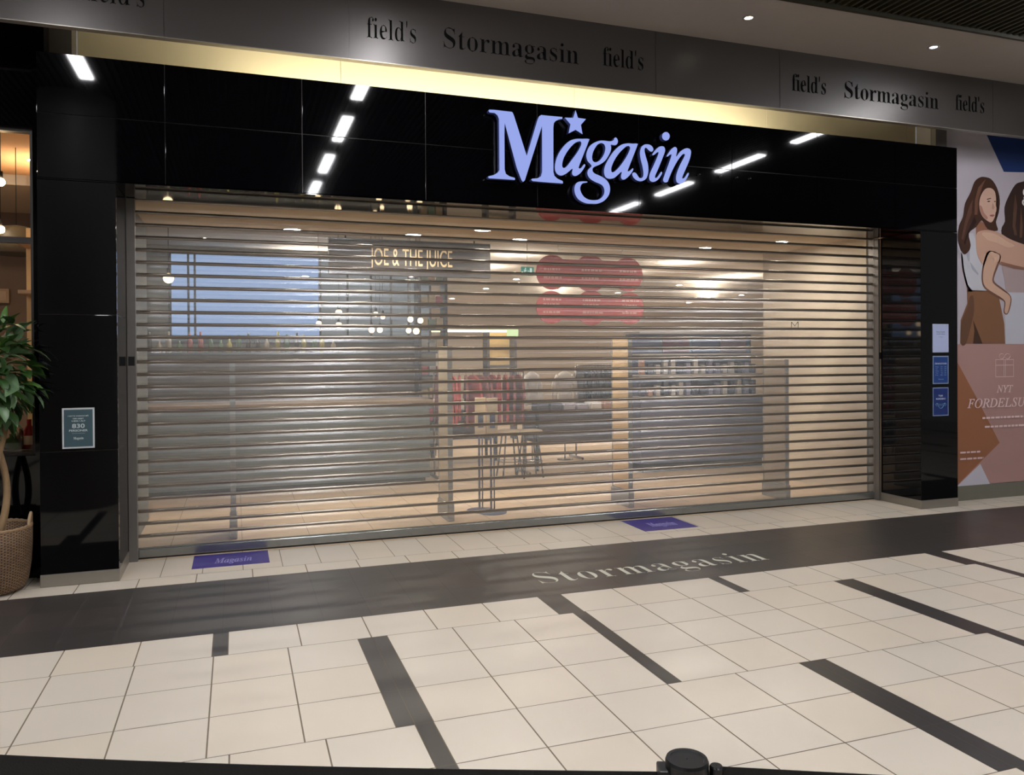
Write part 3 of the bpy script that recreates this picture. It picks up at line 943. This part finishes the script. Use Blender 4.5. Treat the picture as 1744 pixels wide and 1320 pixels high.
def leaf(b, c, d, up, L, w, mi):
    d = d.normalized()
    s = d.cross(up).normalized()
    u = s.cross(d)
    rows = []
    for j, (t, ww, dr) in enumerate(((0, .05, 0), (.2, .7, .02), (.45, 1, .0), (.7, .8, -.06), (.9, .35, -.13), (1.0, .02, -.18))):
        m_ = c + d * (L * t) + u * (L * dr)
        rows.append((b.bm.verts.new(m_ - s * w * ww + u * w * ww * .35), b.bm.verts.new(m_), b.bm.verts.new(m_ + s * w * ww + u * w * ww * .35)))
    for r0, r1 in zip(rows, rows[1:]):
        for k in (0, 1):
            f = b.bm.faces.new((r0[k], r0[k + 1], r1[k + 1], r1[k]))
            f.smooth = True
            f.material_index = mi


for i in range(430):
    d = Vector((random.gauss(0, 1), random.gauss(0, 1), random.gauss(0, 1))).normalized()
    rr = random.uniform(.35, 1.0) ** .6
    c = cen + Vector((d.x * .33 * rr, d.y * .33 * rr, d.z * .40 * rr))
    dd = (d + Vector((random.gauss(0, .5), random.gauss(0, .5), random.gauss(-.25, .4))))
    Lf = random.uniform(.12, .19)
    tip = c + dd.normalized() * Lf
    if max(c.y, tip.y) + by > 6.86 or (max(c.x, tip.x) + bx > -1.37 and max(c.y, tip.y) + by > 6.55):
        continue
    leaf(lf, c, dd, Vector((0, 0, 1)) + Vector((random.gauss(0, .3), random.gauss(0, .3), 0)), Lf, random.uniform(.026, .040), random.choice((0, 0, 1, 2)))
lf.build('foliage', [mat('leaf dark', lin(46, 76, 34), .35, noise=.15), mat('leaf mid', lin(70, 108, 42), .35, noise=.15), mat('leaf pale', lin(96, 124, 88), .35, noise=.15)], tree, normals=False)

# ================================================================== BELT BARRIER (foreground)
MBK = mat('black barrier plastic', lin(16, 17, 19), .38, noise=.08)


def barrier_post(x, y, lab, ang):
    t = thing('barrier_post', lab, 'barrier post', (x, y, 0), ang)
    MB().lathe([(.001, 0), (.165, 0), (.165, .012), (.13, .03), (.03, .045), (.001, .045)], n=36).build('base', MBK, t)
    MB().lathe([(.026, .04), (.026, .86)], n=24).build('pole', MBK, t)
    MB().lathe([(.026, .835), (.038, .85), (.038, .947), (.036, .952), (.030, .952), (.029, .9505), (.001, .9505)], n=40, smooth=False).build('belt_head', MBK, t)
    MB().box(-.052, -.030, -.02, .02, .862, .936, bevel=.003).build('belt_slot', MBK, t)
    MB().lathe([(.001, .862), (.012, .862), (.012, .938), (.010, .941), (.001, .941)], (.051, 0, 0), 20, smooth=False).build('belt_clip', MBK, t)
    MB().box(.030, .052, -.008, .008, .875, .925).build('clip_arm', MBK, t)
    return t


ang = math.atan2(-.435, 1)
P0 = Vector((.750, 1.225, 0))
barrier_post(P0.x, P0.y, 'black retractable belt barrier post at bottom of the photo', ang)
M_belt = mat('black belt webbing', lin(12, 12, 14), .7, noise=.2, nscale=60, bump=.2, bscale=300)
dirv = Vector((math.cos(ang), math.sin(ang), 0))
ZBELT = {-1: 0.0, 1: 0.013}
for s, lab in ((-1, 'black barrier belt running left along the bottom edge'), (1, 'black barrier belt running right from the post')):
    a = P0 + dirv * (s * .05)
    c = P0 + dirv * (s * 1.75)
    b = MB()
    nn = 14
    nrm = Vector((-dirv.y, dirv.x, 0))
    for i in range(nn):
        q0 = a.lerp(c, i / nn)
        q1 = a.lerp(c, (i + 1) / nn)
        s0 = -.012 * math.sin(PI * i / nn)
        s1 = -.012 * math.sin(PI * (i + 1) / nn)
        vs = []
        for (q, sg) in ((q0, s0), (q1, s1)):
            vs.append([b.bm.verts.new(q + nrm * oy + Vector((0, 0, z + sg + ZBELT[s]))) for (oy, z) in ((-.001, .876), (.001, .876), (.001, .926), (-.001, .926))])
        for k in range(4):
            b.bm.faces.new((vs[0][k], vs[0][(k + 1) % 4], vs[1][(k + 1) % 4], vs[1][k]))
    tag(b.build('barrier_belt', M_belt), lab, 'barrier belt')

# ================================================================== STORE INTERIOR
M_lob = mat('tan lobby ceiling', lin(200, 182, 158), .8, noise=.03)
M_ceil2 = mat('pale store ceiling', lin(206, 198, 188), .8, noise=.03)
M_beige = mat('beige wall', lin(222, 210, 192), .75, noise=.03, nscale=2)
LZ, HZ = 3.03, 3.36
struct(MB().box(-1.36, 7.0, YS + .12, 8.9, LZ, LZ + .3).build('ceiling_lobby', M_lob))
struct(MB().box(-6, 15, 8.9, 16, HZ, HZ + .1).build('ceiling_store', M_ceil2))
struct(MB().box(-6, 15, 16, 21, 2.95, 3.5).build('ceiling_store_rear', M_ceil2))
struct(MB().box(-6, 15, 21, 21.1, 0, 3.5).build('wall_back', mat('warm back wall', lin(226, 216, 200), .8, noise=.05)))
struct(MB().box(-1.0, -.86, YS + .14, 9.0, 0, LZ).build('wall_lobby_left', mat('grey lobby wall', lin(104, 106, 104), .6, noise=.04)))
struct(MB().box(6.93, 7.05, YS + .14, 9.28, 0, 3.5).build('wall_lobby_right', M_beige))
struct(MB().box(-6, -5.9, 9, 21, 0, 3.5).build('wall_store_left', M_beige))
struct(MB().box(14.9, 15, 7, 21, 0, 3.5).build('wall_store_right', M_beige))
b = MB()
a = at(1370, 600, YS + .4)
o = fit_text('wall_lettering', 'M', M_letter, 0, .14, 0, .11, 0, depth=.001, offset=-.03)
o.rotation_euler = (0, 0, PI / 2)
q = at(1376, 545, 7.23)
o.location = (6.928, 8.55, 1.98)
tag(o, 'small dark letter M on the beige wall behind the right of the shutter', 'lettering')

for (px, py) in ((497, 391), (620, 379), (700, 402), (823, 391), (877, 411), (1195, 423), (1328, 412)):
    p = atz(px, py, LZ)
    t = thing('ceiling_downlight', 'round bright downlight in the lobby ceiling behind the shutter', 'downlight', (p.x, min(p.y, 8.78), LZ), 0, 'round downlights in the lobby ceiling')
    MB().lathe([(.108, 0), (.106, -.008), (.090, -.008), (.088, 0)], n=28).build('trim_ring', M_white, t)
    MB().lathe([(.088, -.003), (.001, -.005)], n=24).build('lamp', M_down, t)

spots = [(348, 405), (457, 410), (575, 442), (666, 508), (828, 491), (770, 508), (805, 517), (790, 533), (800, 537), (812, 530), (821, 532), (853, 536), (965, 448), (880, 475), (1096, 465), (1152, 440), (960, 503), (1052, 498), (1157, 485),
         (886, 530), (890, 538), (1122, 537), (1253, 469), (1224, 507), (1207, 510), (1263, 502), (1173, 515), (1161, 524), (1228, 540), (1269, 536), (520, 470), (700, 470), (430, 450), (620, 525)]
for (px, py) in spots:
    z = HZ
    p = atz(px, py, z)
    if p.y < 9.0 or 14.6 < p.y < 15.9:
        continue
    if p.y > 15.8:
        z = 2.95
        p = atz(px, py, z)
    if p.y > 20.6 or p.x > 14.5:
        continue
    t = thing('ceiling_spotlight', 'small bright spotlight in the store ceiling behind the shutter', 'spotlight', (p.x, p.y, z), 0, 'small spotlights in the store ceiling')
    MB().lathe([(.07, 0), (.068, -.01), (.056, -.01), (.055, 0)], n=20).build('trim_ring', M_white, t)
    MB().lathe([(.055, -.004), (.001, -.006)], n=16).build('lamp', M_spot, t)

# ---- cafe: dark sign board, blue windows, counter, pendants
a, c = at(560, 446, 9.3), at(835, 400, 9.3)
t = thing('hanging_sign', 'dark sign board reading JOE & THE JUICE hung behind the shutter', 'sign', ((a.x + c.x) / 2, 9.3, 2.62))
hx = (c.x - a.x) / 2
MB().box(-hx, hx, 0, .08, 0, .42, bevel=.004).build('board', mat('dark board', lin(66, 60, 60), .5, noise=.05), t)
p, q = at(630, 425, 9.3), at(770, 425, 9.3)
fit_text('lettering', 'JOE & THE JUICE', mat('cream lettering', lin(250, 226, 180), .5, noise=.02), p.x - (a.x + c.x) / 2, q.x - (a.x + c.x) / 2, .12, .32, -.004, t, depth=.003)
b = MB()
for s in (-1, 1):
    b.tube([(s * hx * .8, .04, .42), (s * hx * .8, .04, .74)], .008, 8)
b.build('hanger', M_black, t)

YW = 13.0
M_sky = emit('daylight pane', (.36, .50, .80, 1), 1.0)
M_sky2 = emit('daylight pane pale', (.40, .43, .45, 1), .55)
cols = [(300, 330), (333, 392), (395, 470), (473, 546), (549, 590), (593, 630), (633, 664), (667, 694), (697, 728)]
zb0, zt0 = at(500, 576, YW).z, at(500, 437, YW).z
b = MB()
xs_ = [at(x, 500, YW).x for x in (290, 321, 332, 545, 591.5, 631.5, 665.5, 695.5, 732)]
for x in xs_:
    b.box(x - .016, x + .016, YW - .03, YW + .05, zb0, zt0)
zb0, zt0 = at(500, 576, YW).z, at(500, 437, YW).z
for z in (zb0, zt0):
    b.box(xs_[0], xs_[-1], YW - .03, YW + .05, z - .02, z + .02)
w = struct(b.build('window_2', mat('dark mullion', lin(52, 50, 52), .5, noise=.05)))
for i, (x, x2) in enumerate(zip(xs_, xs_[1:])):
    MB().box(x + .016, x2 - .016, YW, YW + .02, zb0, zt0).build('pane', M_sky if i < 3 else M_sky2, w)
b = MB()
b.box(-5.9, xs_[0] - .02, YW, YW + .2, 0, 3.36)
b.box(-5.9, xs_[-1] + .1, YW + .02, YW + .2, 0, zb0 - .02)
b.box(-5.9, xs_[-1] + .1, YW + .02, YW + .2, zt0 + .02, 3.36)
struct(b.build('wall_cafe', mat('grey cafe wall', lin(120, 118, 114), .7, noise=.08)))

M_steel = mat('reflection grey counter front', lin(104, 110, 108), .45, noise=.1, nscale=2, stretch=(1, 1, 4))  # grey puts the slats' reflection of the mall into the counter colour
t = thing('cafe_counter', 'long grey cafe counter behind left half of the shutter', 'counter', (0.55, 10.2, 0))
MB().box(-1.75, 1.85, 0, .7, .08, 1.06).build('counter_front', M_steel, t)
MB().box(-1.80, 1.90, -.05, .75, 1.06, 1.10, bevel=.006).build('counter_top', mat('wood top', lin(150, 130, 108), .4, noise=.15, nscale=4, stretch=(1, 6, 1)), t)
MB().box(-1.7, 1.8, .05, .6, 0, .08).build('kick_board', M_black, t)
t = thing('back_counter', 'tall dark back bar behind the cafe counter', 'counter', (-.2, 11.9, 0))
MB().box(-2.2, 2.9, 0, .6, .0, 1.7).build('cabinet_body', mat('taupe cabinet', lin(120, 108, 98), .5, noise=.1), t)
MB().box(-2.2, 2.9, -.03, .6, 1.7, 1.74).build('counter_top', M_steel, t)
random.seed(3)
for i in range(26):
    x = -1.9 + i * .13 + random.uniform(-.02, .02)
    h = random.uniform(.16, .3)
    col = random.choice(((206, 196, 176), (180, 150, 96), (120, 150, 120), (206, 120, 110), (90, 80, 70), (214, 206, 120)))
    o = MB().lathe([(.001, 0), (.035, 0), (.035, h * .6), (.014, h * .8), (.014, h), (.001, h)], (x, 11.98, 1.742), 12).build('bottle', mat('bar bottle %d' % col[1], lin(*col), .3, noise=.05))
    tag(o, 'small bottle standing on the cafe back bar', 'bottle', 'bottles on the cafe back bar')
for (px, py, Y, r, L, n_) in ((287, 474, 9.6, .055, 40, 'far left'), (543, 551, 11, .035, 26, 'x'), (577, 533, 11, .045, 26, 'x'), (577, 554, 10.6, .04, 22, 'x'), (640, 535, 11.2, .035, 26, 'x'), (652, 540, 11.0, .03, 26, 'x'), (633, 562, 10.8, .04, 28, 'x'), (647, 562, 11.3, .04, 28, 'x'), (699, 544, 11.0, .04, 28, 'x'), (716, 546, 10.8, .04, 28, 'x'), (696, 563, 11.2, .038, 28, 'x'), (709, 564, 10.9, .045, 28, 'x')):
    p = at(px, py, Y)
    if n_ == 'far left':
        pendant('pendant_lamp', 'single large glowing pendant behind upper left of the shutter', tuple(p), r, HZ, 9)
    else:
        pendant('pendant_lamp', 'small glowing pendant bulb of the cafe cluster behind shutter', tuple(p), r, HZ, 7, (1.0, .72, .42, 1), 'pendant bulbs over the cafe')
# dark upright frame at the cafe's right end
t = thing('shelf_tower', 'dark slim tower of shelves at the right end of the cafe', 'shelf', (at(738, 600, 11.4).x, 11.4, 0))
MB().box(-.22, -.18, 0, .3, 0, 3.3).build('post', mat('dark tower', lin(70, 66, 70), .5, noise=.1), t)
MB().box(.18, .22, 0, .3, 0, 3.3).build('post', mat('dark tower', lin(70, 66, 70), .5, noise=.1), t)
for i in range(9):
    MB().box(-.18, .18, 0, .3, .35 + i * .34, .37 + i * .34).build('shelf_board', mat('dark tower', lin(70, 66, 70), .5), t)
random.seed(5)
for i in range(9):
    for j in range(3):
        col = random.choice(((190, 196, 200), (206, 190, 150), (120, 150, 130), (196, 110, 120)))
        o = MB().box(-.05, .05, 0, .12, 0, random.uniform(.12, .2), bevel=.008).build('product_box', mat('product %d' % col[1], lin(*col), .5, noise=.1), None, (at(738, 600, 11.4).x - .115 + j * .115, 11.45, .372 + i * .34))
        tag(o, 'small packet on the dark shelf tower by the cafe', 'packet', 'packets on the shelf tower')

# ---- security gates just inside the shutter
M_gate = mat('beige gate panel', lin(206, 190, 160), .5, noise=.04)
M_gate2 = mat('grey gate base', lin(150, 148, 144), .5, noise=.05)


def gate(x, y, h, lab, col):
    t = thing('security_gate', lab, 'security gate', (x, y, 0))
    MB().box(-.035, .035, -.22, .22, .0, .18, bevel=.01).build('base', M_gate2, t)
    b = MB()
    b.box(-.02, .02, -.20, .20, .18, h, bevel=.012)
    b.build('antenna_panel', col, t)
    MB().box(-.024, .024, -.205, -.19, .18, h).build('edge_strip', M_gate2, t)
    MB().box(-.024, .024, .19, .205, .18, h).build('edge_strip', M_gate2, t)
    return t


for (px0, px1, pyb, pyt, lab, col) in ((387, 409, 914, 612, 'slim pale grey security gate nearest the left end of the shutter', mat('pale grey gate', lin(170, 166, 158), .5, noise=.04)),
                                       (752, 775, 885, 590, 'beige security gate, second from the left', M_gate),
                                       (1050, 1084, 862, 575, 'yellowish security gate right of the dark clothes rail', mat('amber gate', lin(214, 184, 140), .5, noise=.04)),
                                       (1311, 1351, 850, 612, 'wide grey security gate in front of the beige wall', mat('grey gate', lin(176, 164, 148), .5, noise=.04))):
    p0 = atz((px0 + px1) / 2, pyb, 0)
    hh = at((px0 + px1) / 2, pyt, p0.y).z
    gate(p0.x, p0.y + .1, hh, lab, col)

# ---- sanitiser / queue stands
M_blue = mat('slate blue pole', lin(84, 88, 120), .5, noise=.05)
for (px, pyb, lab) in ((819, 870, 'slim pole stand with cream sign, left of a pair inside the store'), (839, 873, 'slim pole stand with cream sign, right of a pair inside the store')):
    p = atz(px, pyb, 0)
    t = thing('sign_stand', lab, 'sign stand', (p.x, p.y, 0))
    MB().lathe([(.001, 0), (.15, 0), (.15, .012), (.02, .03), (.001, .03)], n=28).build('base', M_blue, t)
    MB().tube([(-.015, 0, .02), (-.015, 0, 1.1)], .012, 8).build('pole', M_blue, t)
    MB().tube([(.02, 0, .02), (.02, 0, 1.1)], .008, 8).build('pole', M_blue, t)
    MB().box(-.06, .06, -.012, .012, .82, 1.22, bevel=.004).build('sign_plate', mat('cream plate', lin(226, 206, 176), .5, noise=.04), t)
    MB().box(-.03, .03, -.016, -.01, .90, 1.05).build('printed_mark', M_blue, t)


# ---- clothes rails, tables, mannequins
def rail(x, y, w, h, lab, palette, n, grp, glen=.75):
    t = thing('clothes_rail', lab, 'clothes rail', (x, y, 0))
    MB().tube([(-w / 2, 0, h), (w / 2, 0, h)], .014, 10).build('rail', M_rod, t)
    for s in (-1, 1):
        MB().tube([(s * w / 2, 0, h), (s * w / 2, 0, .04)], .014, 10).build('post', M_rod, t)
        MB().box(s * w / 2 - .02, s * w / 2 + .02, -.26, .26, 0, .04, bevel=.006).build('foot', M_rod, t)
    for i in range(n):
        gx = x - w / 2 + .07 + (w - .14) * i / (n - 1)
        L = glen * random.uniform(.88, 1.08)
        col = random.choice(palette)
        g = thing('garment', grp[0], 'garment', (gx, y, h), PI / 2 + random.uniform(-.25, .25), grp[1])
        m = mat('cloth %d %d %d' % col, lin(*col), .9, noise=.1, nscale=12)
        pr = [(-.055, -.05), (.055, -.05), (.21, -.12), (.27, -.38), (.21, -.40), (.19, -.22), (.20, -L), (-.20, -L), (-.19, -.22), (-.21, -.40), (-.27, -.38), (-.21, -.12)]
        MB().prism(pr, -.016, .016).build('cloth', m, g)
        MB().tube([(0, 0, -.05), (0, 0, -.01), (.012, 0, .018), (0, 0, .028)], .003, 6).build('hanger_hook', M_rod, g)
    return t


random.seed(21)
RED = [(176, 70, 66), (190, 92, 84), (160, 58, 60), (150, 90, 86)]
DRK = [(64, 58, 60), (84, 76, 76), (52, 50, 56), (98, 86, 80)]
p = atz(815, 800, 0)
rail(3.22, 10.65, 1.3, 1.45, 'clothes rail of red garments behind middle of the shutter', RED, 13, ('red garment hanging on the rail of reds', 'red garments on the rail'), .72)
rail(5.62, 11.85, .8, 1.5, 'clothes rail of dark garments left of the amber gate', DRK, 13, ('dark garment hanging on the rail left of the amber gate', 'dark garments on the left rail'), .95)
rail(6.85, 11.3, 1.5, 1.5, 'clothes rail of dark garments right of the amber gate', DRK + [(96, 96, 130)], 13, ('dark or slate garment hanging right of the amber gate', 'dark garments on the right rail'), .9)


def mannequin(x, y, rz, col, lab):
    t = thing('mannequin', lab, 'mannequin', (x, y, 0), rz)
    t.scale = (.80, .80, .90)
    b = MB()
    b.lathe([(.001, .98), (.11, .99), (.155, 1.04), (.13, 1.16), (.115, 1.22), (.15, 1.36), (.16, 1.46), (.10, 1.53), (.045, 1.56), (.04, 1.62), (.001, 1.63)], n=24, sy=.62)
    b.build('torso', M_white, t)
    b = MB()
    b.lathe([(.165, 1.02), (.14, 1.18), (.13, 1.24), (.165, 1.38), (.175, 1.46), (.11, 1.545), (.06, 1.565)], n=24, sy=.66)
    for s in (-1, 1):
        b.tube([(s * .13, 0, 1.49), (s * .22, 0, 1.36), (s * .24, -.02, 1.16), (s * .22, -.06, .98)], [.06, .055, .048, .04], 10)
    b.build('shirt', mat('cloth %d %d %d' % col, lin(*col), .9, noise=.06, nscale=8), t)
    MB().tube([(0, 0, .02), (0, 0, 1.0)], .014, 10).build('pole', M_rod, t)
    MB().lathe([(.001, 0), (.16, 0), (.16, .012), (.001, .02)], n=28).build('base', M_rod, t)
    return t


a = at(925, 660, 9.4)
mannequin(4.42, 11.75, .5, (232, 230, 226), 'mannequin torso in a white shirt, narrower left one of two')
a = at(958, 660, 9.2)
mannequin(4.98, 11.75, 0, (236, 230, 220), 'mannequin torso in a white shirt, wider right one of two')


def table(x, y, w, d, h, lab, n, grp, apron=.1):
    t = thing('display_table', lab, 'table', (x, y, 0))
    MB().box(-w / 2, w / 2, -d / 2, d / 2, h - .04, h, bevel=.004).build('tabletop', mat('walnut', lin(96, 80, 70), .5, noise=.15, nscale=3, stretch=(1, 5, 1)), t)
    MB().box(-w / 2 + .03, w / 2 - .03, -d / 2 + .03, d / 2 - .03, h - .04 - apron, h - .04).build('apron', mat('dark apron', lin(88, 78, 76), .6, noise=.08), t)
    for sx in (-1, 1):
        for sy in (-1, 1):
            MB().box(sx * (w / 2 - .04) - .02, sx * (w / 2 - .04) + .02, sy * (d / 2 - .04) - .02, sy * (d / 2 - .04) + .02, 0, h - .04).build('leg', M_black, t)
    for i in range(n):
        col = random.choice(((224, 216, 206), (206, 160, 130), (90, 90, 100), (180, 176, 190), (236, 232, 226)))
        gx = x - w / 2 + .13 + (w - .26) * i / max(1, n - 1)
        o = MB().box(-.09, .09, -.13, .13, 0, random.uniform(.05, .16), bevel=.02).build('folded_clothes', mat('cloth %d %d %d' % col, lin(*col), .9, noise=.1), None, (gx, y - d / 4, h))
        tag(o, grp[0], 'folded clothes', grp[1])
    return t


table(4.95, 11.0, 1.75, .6, .86, 'long dark display table in front of the two mannequins', 8, ('stack of folded clothes on the long table before the mannequins', 'folded clothes on the long table'), .42)
table(3.45, 12.3, 1.0, .6, .70, 'small dark display table behind the beige gate', 4, ('stack of folded clothes on the small table behind the beige gate', 'folded clothes on the small table'), .3)
# chairs with thin dark legs round the middle
M_leg = mat('dark metal legs', lin(92, 86, 86), .5, noise=.08)


def stool(x, y, lab):
    t = thing('bar_stool', lab, 'stool', (x, y, 0), 0, 'stools on the store floor')
    MB().lathe([(.001, .60), (.17, .60), (.18, .62), (.17, .645), (.001, .65)], n=24).build('seat', mat('pale seat', lin(200, 184, 160), .6, noise=.06), t)
    for i in range(4):
        an = PI / 4 + i * PI / 2
        MB().tube([(.11 * math.cos(an), .11 * math.sin(an), .6), (.2 * math.cos(an), .2 * math.sin(an), 0)], .012, 8).build('leg', M_leg, t)
    MB().tube([(.165 * math.cos(i * PI / 12), .165 * math.sin(i * PI / 12), .22) for i in range(25)], .006, 6, caps=False).build('footrest', M_leg, t)
    return t


for (px, py) in ((868, 812), (903, 812)):
    p = atz(px, py, 0)
    if px < 950 or True:
        stool(p.x, p.y, 'stool with thin dark legs, %s of the two right of the sign stands' % ('left' if px < 880 else 'right'))

# ---- perfume / denim wall unit on the right
t = thing('display_cabinet', 'tall slate blue display cabinet left of the beige wall', 'display cabinet', (6.75, 10.0, 0))
MB().box(-1.35, .75, .0, .45, .12, 1.05).build('cabinet_body', mat('slate cabinet', lin(104, 104, 128), .5, noise=.08), t)
MB().box(-1.35, .75, .35, .45, 1.05, 2.0).build('back_panel', mat('slate blue back', lin(112, 118, 150), .5, noise=.08), t)
for i, z in enumerate((1.05, 1.36, 1.66, 1.97)):
    MB().box(-1.37, .77, -.02, .45, z, z + .025).build('shelf_board', mat('pale shelf', lin(190, 188, 190), .5, noise=.04), t)
MB().box(-1.3, .7, .02, .44, 0, .12).build('kick_board', M_black, t)
for i, c in enumerate(((110, 120, 170), (150, 84, 110), (100, 116, 168), (172, 140, 160))):
    MB().box(-1.3 + i * .5, -.86 + i * .5, .33, .345, 1.70, 1.95).build('header_picture', mat('header %d' % c[0], lin(*c), .5, noise=.15, nscale=10), t)
random.seed(9)
for r, z in enumerate((1.077, 1.387)):
    for i in range(16):
        col = random.choice(((206, 200, 200), (150, 150, 180), (190, 150, 130), (90, 90, 110)))
        o = MB().box(-.035, .035, -.04, .04, 0, random.uniform(.12, .22), bevel=.008).build('product_box', mat('carton %d' % col[0], lin(*col), .4, noise=.06), None, (5.48 + i * .125, 10.12, z))
        tag(o, 'small carton on the slate blue display cabinet', 'carton', 'cartons on the slate cabinet')

# ---- red scalloped hanging banners
M_red = mat('red banner', lin(200, 92, 90), .6, noise=.05)
M_redp = mat('pale print on banner', lin(232, 180, 172), .6, noise=.03)


def banner(px0, px1, py0, py1, lab):
    Y = 9.7
    a, c = at(px0, py1, Y), at(px1, py0, Y)
    cx, cz = (a.x + c.x) / 2, (a.z + c.z) / 2
    w, h = c.x - a.x, c.z - a.z
    t = thing('hanging_banner', lab, 'banner', (cx, Y, cz))
    pts = []
    rr = h / 2 * .93
    # union outline of three overlapping circles, traced by angle from each centre
    cs = [(-w / 2 + rr, 0, rr), (0, 0, h / 2), (w / 2 - rr, 0, rr)]
    N = 90
    xs2 = [-w / 2 + w * i / N for i in range(N + 1)]
    top = []
    for x in xs2:
        z = 0
        for (u, v, r_) in cs:
            if abs(x - u) < r_:
                z = max(z, v + math.sqrt(r_ * r_ - (x - u) ** 2))
        z = max(z, h * .36 if abs(x) < w / 2 - rr * .55 else z)
        top.append((x, z))
    pts = top + [(x, -z) for x, z in reversed(top[1:-1])]
    MB().prism(pts, -.01, .01).build('board', M_red, t)
    b = MB()
    random.seed(int(py0))
    for (u, v, r_) in cs:
        for z in (.22 * h, .08 * h, -.14 * h):
            x = u - r_ * .55
            while x < u + r_ * .5:
                ww = random.uniform(.02, .06)
                b.box(x, x + ww, -.0125, -.0115, z - .012, z + .014)
                x += ww + .012
    b.build('faint_print', M_redp, t)
    b = MB()
    for s in (-1, 1):
        b.tube([(s * w * .3, 0, h * .4), (s * w * .3, 0, HZ - cz)], .002, 6)
    b.build('cord', M_white, t)


banner(913, 1094, 438, 495, 'red scalloped hanging banner, upper one of two')
banner(913, 1096, 497, 553, 'red scalloped hanging banner, lower one of two')

# exit sign, lit shelf niche
p = at(898, 462, 10.4)
t = thing('exit_sign', 'small green exit sign left of the upper red banner', 'exit sign', tuple(p))
MB().box(-.09, .09, -.02, .02, -.06, .06, bevel=.003).build('sign_box', emit('exit green', (.05, .32, .22, 1), .8), t)
b = MB()
b.lathe([(.001, .012), (.010, .0), (.001, -.012)], (-.035, -.024, .035), 10)
b.tube([(-.035, -.024, .02), (-.045, -.024, -.01), (-.03, -.024, -.04)], .006, 6)
b.tube([(-.045, -.024, -.01), (-.065, -.024, -.035)], .006, 6)
b.tube([(-.06, -.024, .012), (-.02, -.024, .006)], .005, 6)
b.box(.03, .06, -.026, -.022, -.042, .042)
b.tube([(0, -.024, 0), (.022, -.024, 0)], .004, 6)
b.build('pictogram', emit('exit white', (.8, .95, .9, 1), 1.0), t)
MB().tube([(0, 0, .06), (0, 0, HZ - p.z)], .005, 6).build('hanger', M_white, t)

Y = 15.0
a, c = at(830, 622, Y), at(880, 566, Y)
t = thing('lit_niche', 'warm lit wall niche deep in the store, left of dark rail', 'niche', ((a.x + c.x) / 2, Y, a.z))
hx, hz = (c.x - a.x) / 2, c.z - a.z
MB().box(-hx, hx, .3, .33, 0, hz).build('back_panel', mat('warm niche', lin(240, 205, 140), .6, noise=.1, nscale=6), t)
MB().box(-hx - 1.2, hx, .0, .05, hz, hz + .05).build('light_strip', emit('niche strip', (1, .85, .4, 1), 5), t)
MB().box(-hx, -hx + .05, 0, .3, -a.z, hz).build('side_panel', M_leg, t)
MB().box(hx - .05, hx, 0, .3, -a.z, hz).build('side_panel', M_leg, t)
MB().box(-hx, hx, 0, .3, -.05, 0).build('shelf_board', M_leg, t)
MB().box(.1, .34, -.01, .0, hz - .10, hz + .06).build('lit_label', emit('pale green label', (.8, 1, .5, 1), 1.3), t)
